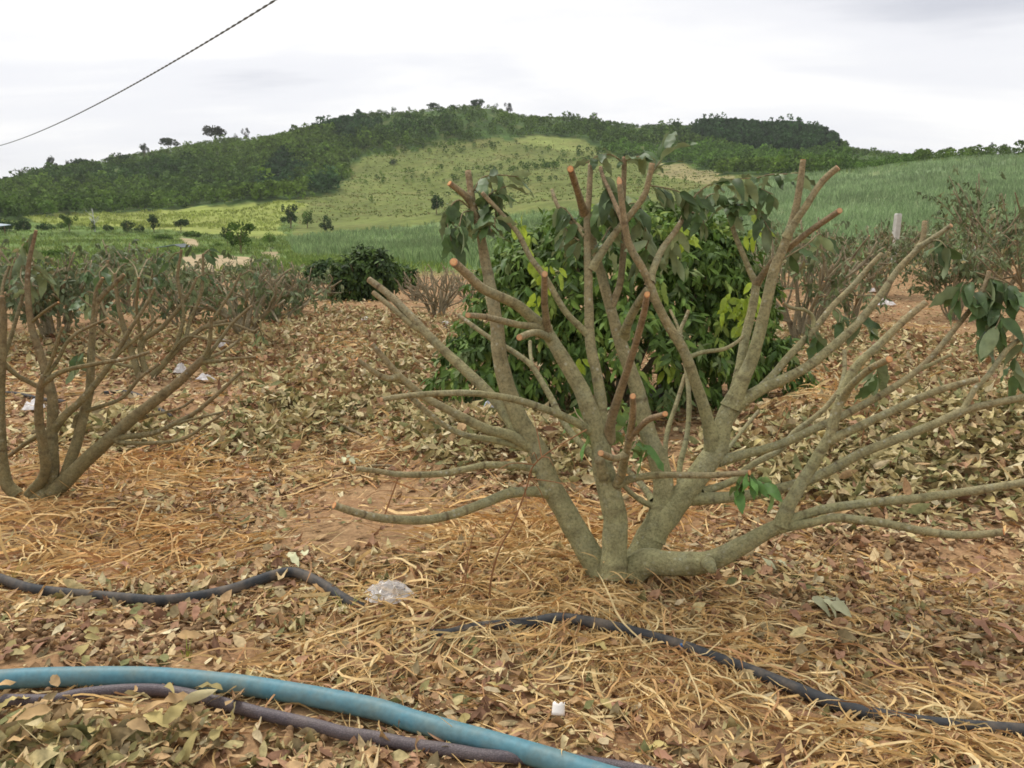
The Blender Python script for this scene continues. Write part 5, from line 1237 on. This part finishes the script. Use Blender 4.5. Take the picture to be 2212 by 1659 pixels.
def litter():
    r = np.random.default_rng(51)
    out_ = []; tot = 0
    for (n, R0, R1, prot, s0, s1) in ((60000, 1.75, 4.6, FLAT, .008, .028), (34000, 1.75, 3.6, LP, .03, .085), (42000, 3.4, 6.5, LPS, .04, .09), (60000, 6.3, 13, LPF, .055, .10), (80000, 12.5, 36, FLAT, .045, .095)):
        X, Y = polar(n, R0, R1, r); P = np.stack([X, Y, H(X, Y)], -1); px, py, d = proj(P)
        hp = blobs(px, py, HEAP)*(s0 > .02); st = blobs(px, py, STRAW); br = blobs(px, py, BARE); ns = fbm(X*1.7, Y*1.7, 15, 3)
        dens = np.clip(.40*np.clip((ns-.32)*4.2, .12, 1.25)*(1-.3*st)*(1-.93*br)+1.0*hp, 0, 1)
        if R0 > 6: dens = np.clip(dens*1.1+.15, 0, 1)*(px > -100)*(px < 2320)
        k = r.uniform(size=n) < dens
        if R0 < 4: k &= pipe_clear(X, Y, .014) | (r.uniform(size=n) < .13)
        P, px, py, hp, ns = P[k], px[k], py[k], hp[k], ns[k]; m = len(P)
        isheap = r.uniform(size=m) < hp
        a = r.uniform(0, 6.28, m); tilt = np.where(isheap, .6, .22); dirs = np.stack([np.cos(a), np.sin(a), r.normal(size=m)*tilt*.8], -1); up = np.array([0, 0, 1.0])+r.normal(size=(m, 3))*tilt[:, None]*1.3
        z = np.where(isheap, r.uniform(.0, 1, m)**.7*np.where(py > 1450, .025, .09)*hp, r.uniform(0, .015, m))
        P = P+np.array([0, 0, 1])*(z+.008)[:, None]
        cb = mixcol(m, PAL_BROWN, [3, 3, 2.5, 2, 2, 1.2, 1.5]); ck = mixcol(m, PAL_KHAKI, [3, 3, 2, 2, 2, 2.4, 1])
        khz = r.uniform(size=m) < np.where(isheap, .85 if R0 < 6 else .55, .18); col = np.where(khz[:, None], ck, cb)*r.uniform(.8, 1.15, (m, 1))
        S_ = (s0+(s1-s0)*r.uniform(size=m)**1.4)*np.where(isheap & (R0 < 12), 1.25, 1); S_ = S_[:, None]*np.stack([r.uniform(.55, 1.3, m), r.uniform(.8, 1.1, m), r.uniform(-.6, 2.6, m)], -1)
        v, f, c = scatter(prot, P, frames(dirs, up), S_, col)
        out_.append((v, f, c)); tot += len(f)
    # one stuff object per face size
    V, F3, F4, Cc, off = [], [], [], [], 0
    for v, f, c in out_:
        V.append(v); (F3 if f.shape[1] == 3 else F4).append(f+off); Cc.append(c); off += len(v)
    o = obj('leaf_litter', make_mesh('leaf_litter', np.concatenate(V), [np.concatenate(F3), np.concatenate(F4)], M['litter'], True, np.concatenate(Cc)))
    tag(o, 'dry brown and khaki fallen leaves covering the orchard floor, heaped in places', kind='stuff'); print('litter', tot)
litter()

def straw():
    r = np.random.default_rng(61); Vs, Fs, Cs, off = [], [], [], 0
    for (n, R0, R1, K, wd) in ((24000, 1.75, 3.7, 10, .0027), (34000, 3.5, 7, 7, .0036), (24000, 6.8, 14, 5, .006), (9000, 13.5, 30, 4, .011)):
        X, Y = polar(n, R0, R1, r); P = np.stack([X, Y, H(X, Y)], -1); px, py, d = proj(P)
        st = blobs(px, py, STRAW); dens = np.clip(st*np.clip((fbm(X*1.9, Y*1.9, 25, 3)-.26)*3.4, 0.2, 1)+.05, 0, 1)*(.3 if R0 > 13 else 1 if R0 < 6 else .85)
        dens = dens*(1-.9*blobs(px, py, BARE))
        k = r.uniform(size=n) < dens
        if R0 < 4: k &= pipe_clear(X, Y, .01) | (r.uniform(size=n) < .45)
        X, Y, st = X[k], Y[k], st[k]; m = len(X)
        L_ = r.uniform(.12, .50, m)*np.where(r.uniform(size=m) < .25, .5, 1); flow = fbm(X*1.1, Y*1.1, 35, 2)*9; h0 = np.where(r.uniform(size=m) < .5, flow+r.normal(size=m)*.5, r.uniform(0, 6.28, m))
        cur = r.normal(size=m)*np.where(r.uniform(size=m) < .3, 9, 2.8); arch = np.abs(r.normal(size=m))*.012*(.4+st)+.003; upr = (r.uniform(size=m) < .035)*r.uniform(.3, .9, m)
        t = np.linspace(0, 1, K); xs = np.zeros((m, K)); ys = np.zeros((m, K)); hd = h0.copy(); x_, y_ = X.copy(), Y.copy()
        for j in range(K):
            xs[:, j], ys[:, j] = x_, y_
            hd = hd+cur*L_/K*(1+.0*j)+r.normal(size=m)*.18; x_ = x_+np.cos(hd)*L_/K*(1-upr*.6); y_ = y_+np.sin(hd)*L_/K*(1-upr*.6)
        base = r.uniform(.004, .022, m)*(.5+st)
        zs = H(xs, ys)+base[:, None]+arch[:, None]*4*(t*(1-t))[None]*1.0+(upr*L_*.6)[:, None]*t[None]+(vnoise(xs*30, ys*30, 4)-.5)*.012
        C3 = np.stack([xs, ys, zs], -1); T = np.gradient(C3, axis=1); T /= np.linalg.norm(T, axis=2, keepdims=True)
        tw = r.uniform(0, 3.14, m)[:, None]+r.normal(size=m)[:, None]*2.2*t[None]
        s_ = np.cross(T, np.array([0, 0, 1.0])); s_ /= np.maximum(np.linalg.norm(s_, axis=2, keepdims=True), 1e-6); nn = np.cross(s_, T)
        sv = s_*np.cos(tw*.6)[..., None]+nn*np.sin(tw*.6)[..., None]
        ww = (wd*r.uniform(.4, 1.5, m)*np.where(r.uniform(size=m) < .15, 1.9, 1))[:, None]*(np.sin(np.clip(t*.93+.07, 0, 1)*math.pi)**.5)[None]
        A = C3-sv*ww[..., None]; B = C3+sv*ww[..., None]; V = np.stack([A, B], 2).reshape(-1, 3)
        i = (np.arange(m)[:, None]*K+np.arange(K-1)[None])*2+off; F = np.stack([i, i+1, i+3, i+2], -1).reshape(-1, 4); off += len(V)
        pal = mixcol(m, [(228, 196, 138), (216, 180, 120), (238, 212, 158), (204, 164, 112), (186, 142, 100), (222, 200, 148)], [3, 3, 2, 2, 1.5, 2]); red = (R0 > 3.3)
        pal = pal*np.where((fbm(X*.5, Y*.5, 88, 2) > .5)[:, None] & red, np.array([[.98, .90, .82]]), 1)
        Vs.append(V); Fs.append(F); Cs.append(np.repeat(pal*r.uniform(.75, 1.12, (m, 1)), K*2, 0))
    o = obj('straw', make_mesh('straw', np.concatenate(Vs), np.concatenate(Fs), M['straw'], True, np.concatenate(Cs))); tag(o, 'curling golden dry grass strewn over the soil around the big bare tree', kind='stuff'); print('straw', sum(len(f) for f in Fs))
straw()

def fruit():
    r = np.random.default_rng(71); X, Y = polar(30000, 1.9, 4.8, r); P = np.stack([X, Y, H(X, Y)], -1); px, py, d = proj(P)
    k = (r.uniform(size=len(X)) < blobs(px, py, FRUIT)*.45*(.15+1.2*np.clip((vnoise(X*7, Y*7, 2)-.35)*2, 0, 1))) & (px > 0) & (px < 2212) & (py < 1650)
    P, d = P[k], d[k]; o_ = np.argsort(d); P = P[o_][:1100]
    # mesh: slightly squashed ball with a stem scar
    V = []; F = []; nlat, nlon = 6, 9
    V.append((0, 0, 1))
    for i in range(1, nlat):
        for j in range(nlon): th = math.pi*i/nlat; ph = 2*math.pi*j/nlon; V.append((math.sin(th)*math.cos(ph), math.sin(th)*math.sin(ph), math.cos(th)*.92-(.12 if i == 0 else 0)))
    V.append((0, 0, -.92)); V = np.array(V); V[0] = (0, 0, .78)
    F3 = [(0, 1+j, 1+(j+1) % nlon) for j in range(nlon)]+[(len(V)-1, 1+(nlat-2)*nlon+(j+1) % nlon, 1+(nlat-2)*nlon+j) for j in range(nlon)]
    F4 = [(1+i*nlon+j, 1+(i+1)*nlon+j, 1+(i+1)*nlon+(j+1) % nlon, 1+i*nlon+(j+1) % nlon) for i in range(nlat-2) for j in range(nlon)]
    me = make_mesh('fallen_fruit', V, [np.array(F3), np.array(F4)], M['fruit'], True)
    for p in P[:300]:
        s = r.uniform(.0095, .0135); o = obj('fallen_fruit', me, loc=p+np.array([0, 0, s*.75+.006])); o.scale = (s, s, s); o.rotation_euler = tuple(r.uniform(-2, 2, 3))
        tag(o, 'small round brown dried fruit fallen among the leaf litter', 'fruit', 'dried fruits fallen on the ground')
    Q = P[300:]; m = len(Q)
    if not m: return
    v, f, _ = scatter([(V, np.array(F3+[(a, b, c) for a, b, c, d_ in F4]+[(a, c, d_) for a, b, c, d_ in F4]))], Q+np.array([0, 0, .014]), frames(rand_unit(m), rand_unit(m)), r.uniform(.0095, .0135, m), None)
    tag(obj('fallen_fruit_scatter', make_mesh('fallen_fruit_scatter', v, f, M['fruit'], True)), 'more brown dried fruits farther off in the litter', kind='stuff'); print('fruit', len(P))
fruit()

def fallen_leaves():
    r = np.random.default_rng(81)
    n = 0
    ZL = [('large khaki dry leaf in the bottom left corner below the hoses', 'dry leaves in the bottom left corner'), ('khaki wilted leaf on the leaf heap at right under the long branches', 'dry leaves on the right heap'), ('dry leaf in the straw between the black pipe and the blue hose', 'dry leaves between pipe and hose'), ('brownish dry leaf on the litter below the low right limb', 'dry leaves below the low right limb'), ('pinkish dry leaf around the thin pipe at left', 'dry leaves around the left pipe'), ('pale dry leaf behind the trunk fork of the big tree', 'dry leaves behind the trunk fork')]
    for zi, (x0, x1, y0, y1, cnt, s0, s1, mats) in enumerate(((0, 520, 1530, 1655, 75, .06, .095, ('leaf_dry2', 'leaf_dry')), (1780, 2212, 900, 1130, 75, .09, .13, ('leaf_dry2', 'leaf_dry2', 'leaf_dry')), (900, 1650, 1380, 1650, 30, .05, .085, ('leaf_dry', 'leaf_dry3', 'leaf_dry2')), (1650, 2212, 1180, 1480, 50, .06, .10, ('leaf_dry', 'leaf_dry3')), (0, 600, 1180, 1430, 34, .05, .09, ('leaf_dry', 'leaf_dry3', 'leaf_dry2')), (1500, 1800, 960, 1080, 20, .08, .12, ('leaf_dry2',)))):
        zl, zg = ZL[zi]
        for _ in range(cnt):
            x, y = r.uniform(x0, x1), r.uniform(y0, y1); p = ground(x, y)
            a = r.uniform(0, 6.28); heap = y < 1150 or (y > 1530 and x < 520)
            d = np.array([math.cos(a), math.sin(a), r.normal()*(.3 if heap else .12)]); up = np.array([0, 0, 1.0])+r.normal(size=3)*(.5 if heap else .25)
            s = r.uniform(s0, s1); me = random.choice(leaf_variants(mats[r.integers(len(mats))])); o = bpy.data.objects.new('fallen_leaf', me); C.objects.link(o)
            R3 = frames(d[None], up[None])[0]*s; q = p+np.array([0, 0, .03+(r.uniform(0, .06) if heap else 0)])
            o.matrix_world = Matrix([[*R3[0], q[0]], [*R3[1], q[1]], [*R3[2], q[2]], [0, 0, 0, 1]])
            tag(o, zl, 'leaf', zg); n += 1
    M['leaf_pale'] = solid_leaf('pale_green_dry_leaf', s2l((196, 196, 158)), s2l((204, 204, 172)), .15, .8, .12)
    for (x, y, lab, k, s) in ((1745, 1325, 'pale grey-green compound leaf with five leaflets lying on straw, brightest at right', 6, .10), (1640, 1235, 'pair of pale green leaflets on the litter below the low right limb', 3, .07), (740, 1010, 'pale green fallen leaf sprig at the end of the lowest left branches', 4, .08), (2080, 1370, 'wide pinkish brown fallen leaf at lower right', 3, .10), (395, 1335, 'pinkish tan fallen leaf pair below the thin pipe at left', 3, .075), (620, 1225, 'pale leaf lying over the bend of the thin pipe', 2, .09)):
        b = ground(x, y); b = b+np.array([0, 0, .03]); t = thing('leaf_sprig', b, lab, 'leaf sprig'); mt = 'leaf_dry3' if 'pink' in lab else 'leaf_pale'
        V, F, *_ = limb_mesh(np.array([[0, 0, .03], [.05, -.02, .035], [.11, -.05, .03]])*np.array([s*9, s*9, 1]), np.array([.0018, .0014, .001]), .02, 5, .02, False); obj('stalk', make_mesh('stalk', V, F, M['weed'], True), t)
        for j in range(k):
            q = np.array([.1+.8*j/max(1, k-1)*.9, -.4*j/max(1, k-1), 0])*s*1.1; q[2] = .035; sd_ = 1 if j % 2 else -1
            place_leaf(t, q, (.5+.2*r.normal(), sd_*.9-.2, -.05), (r.normal()*.25, -.25, 1), s*r.uniform(.85, 1.15), mt)
    print('leaves', n)
fallen_leaves()
def grass_tuft(x, y, n, hh, lab, c=(150, 160, 66)):
    b = ground(x, y); r = np.random.default_rng(int(x)); V = []; F = []; cols = []
    for k in range(n):
        a = r.uniform(0, 6.28); l = hh*r.uniform(.5, 1.1); dx = np.array([math.cos(a), math.sin(a), 0]); sd_ = np.cross(dx, [0, 0, 1]); o0 = dx*r.uniform(0, .02); le = r.uniform(.3, .9); i = len(V)
        for j, t_ in enumerate((0, .35, .7, 1)):
            q = o0+dx*l*le*t_**1.6+np.array([0, 0, 1])*l*t_*(1-.35*t_*le); w_ = .0022*(1-t_*.9); V += [q-sd_*w_, q+sd_*w_]
        F += [(i+2*j, i+2*j+1, i+2*j+3, i+2*j+2) for j in range(3)]; cols += [s2l(c)*r.uniform(.8, 1.2)]*8
    tag(obj('grass_tuft', make_mesh('grass_tuft', np.array(V), np.array(F), M['straw'], True, np.array(cols)), loc=b), lab, 'grass tuft')
grass_tuft(745, 1325, 14, .09, 'small yellow-green grass tuft on bare soil left of the clear bag')
grass_tuft(405, 1425, 12, .07, 'small yellow-green grass tuft just above the blue hose')
grass_tuft(500, 1330, 6, .06, 'tiny green-yellow sprout below the thin pipe')
grass_tuft(1262, 872, 22, .30, 'leafy green weed tuft under the left flank of the leafy bush', (84, 118, 52))
grass_tuft(1130, 885, 18, .22, 'green weed tuft beside the crumpled bluish bag', (84, 118, 52))
grass_tuft(30, 1255, 10, .12, 'straw tuft with green tinge at the left edge by the pipe', (178, 160, 90))
tris = sum(len(o.data.loops)-2*len(o.data.polygons) for o in C.objects if o.type == 'MESH'); print('TRIS', tris, 'OBJ', len(C.objects))
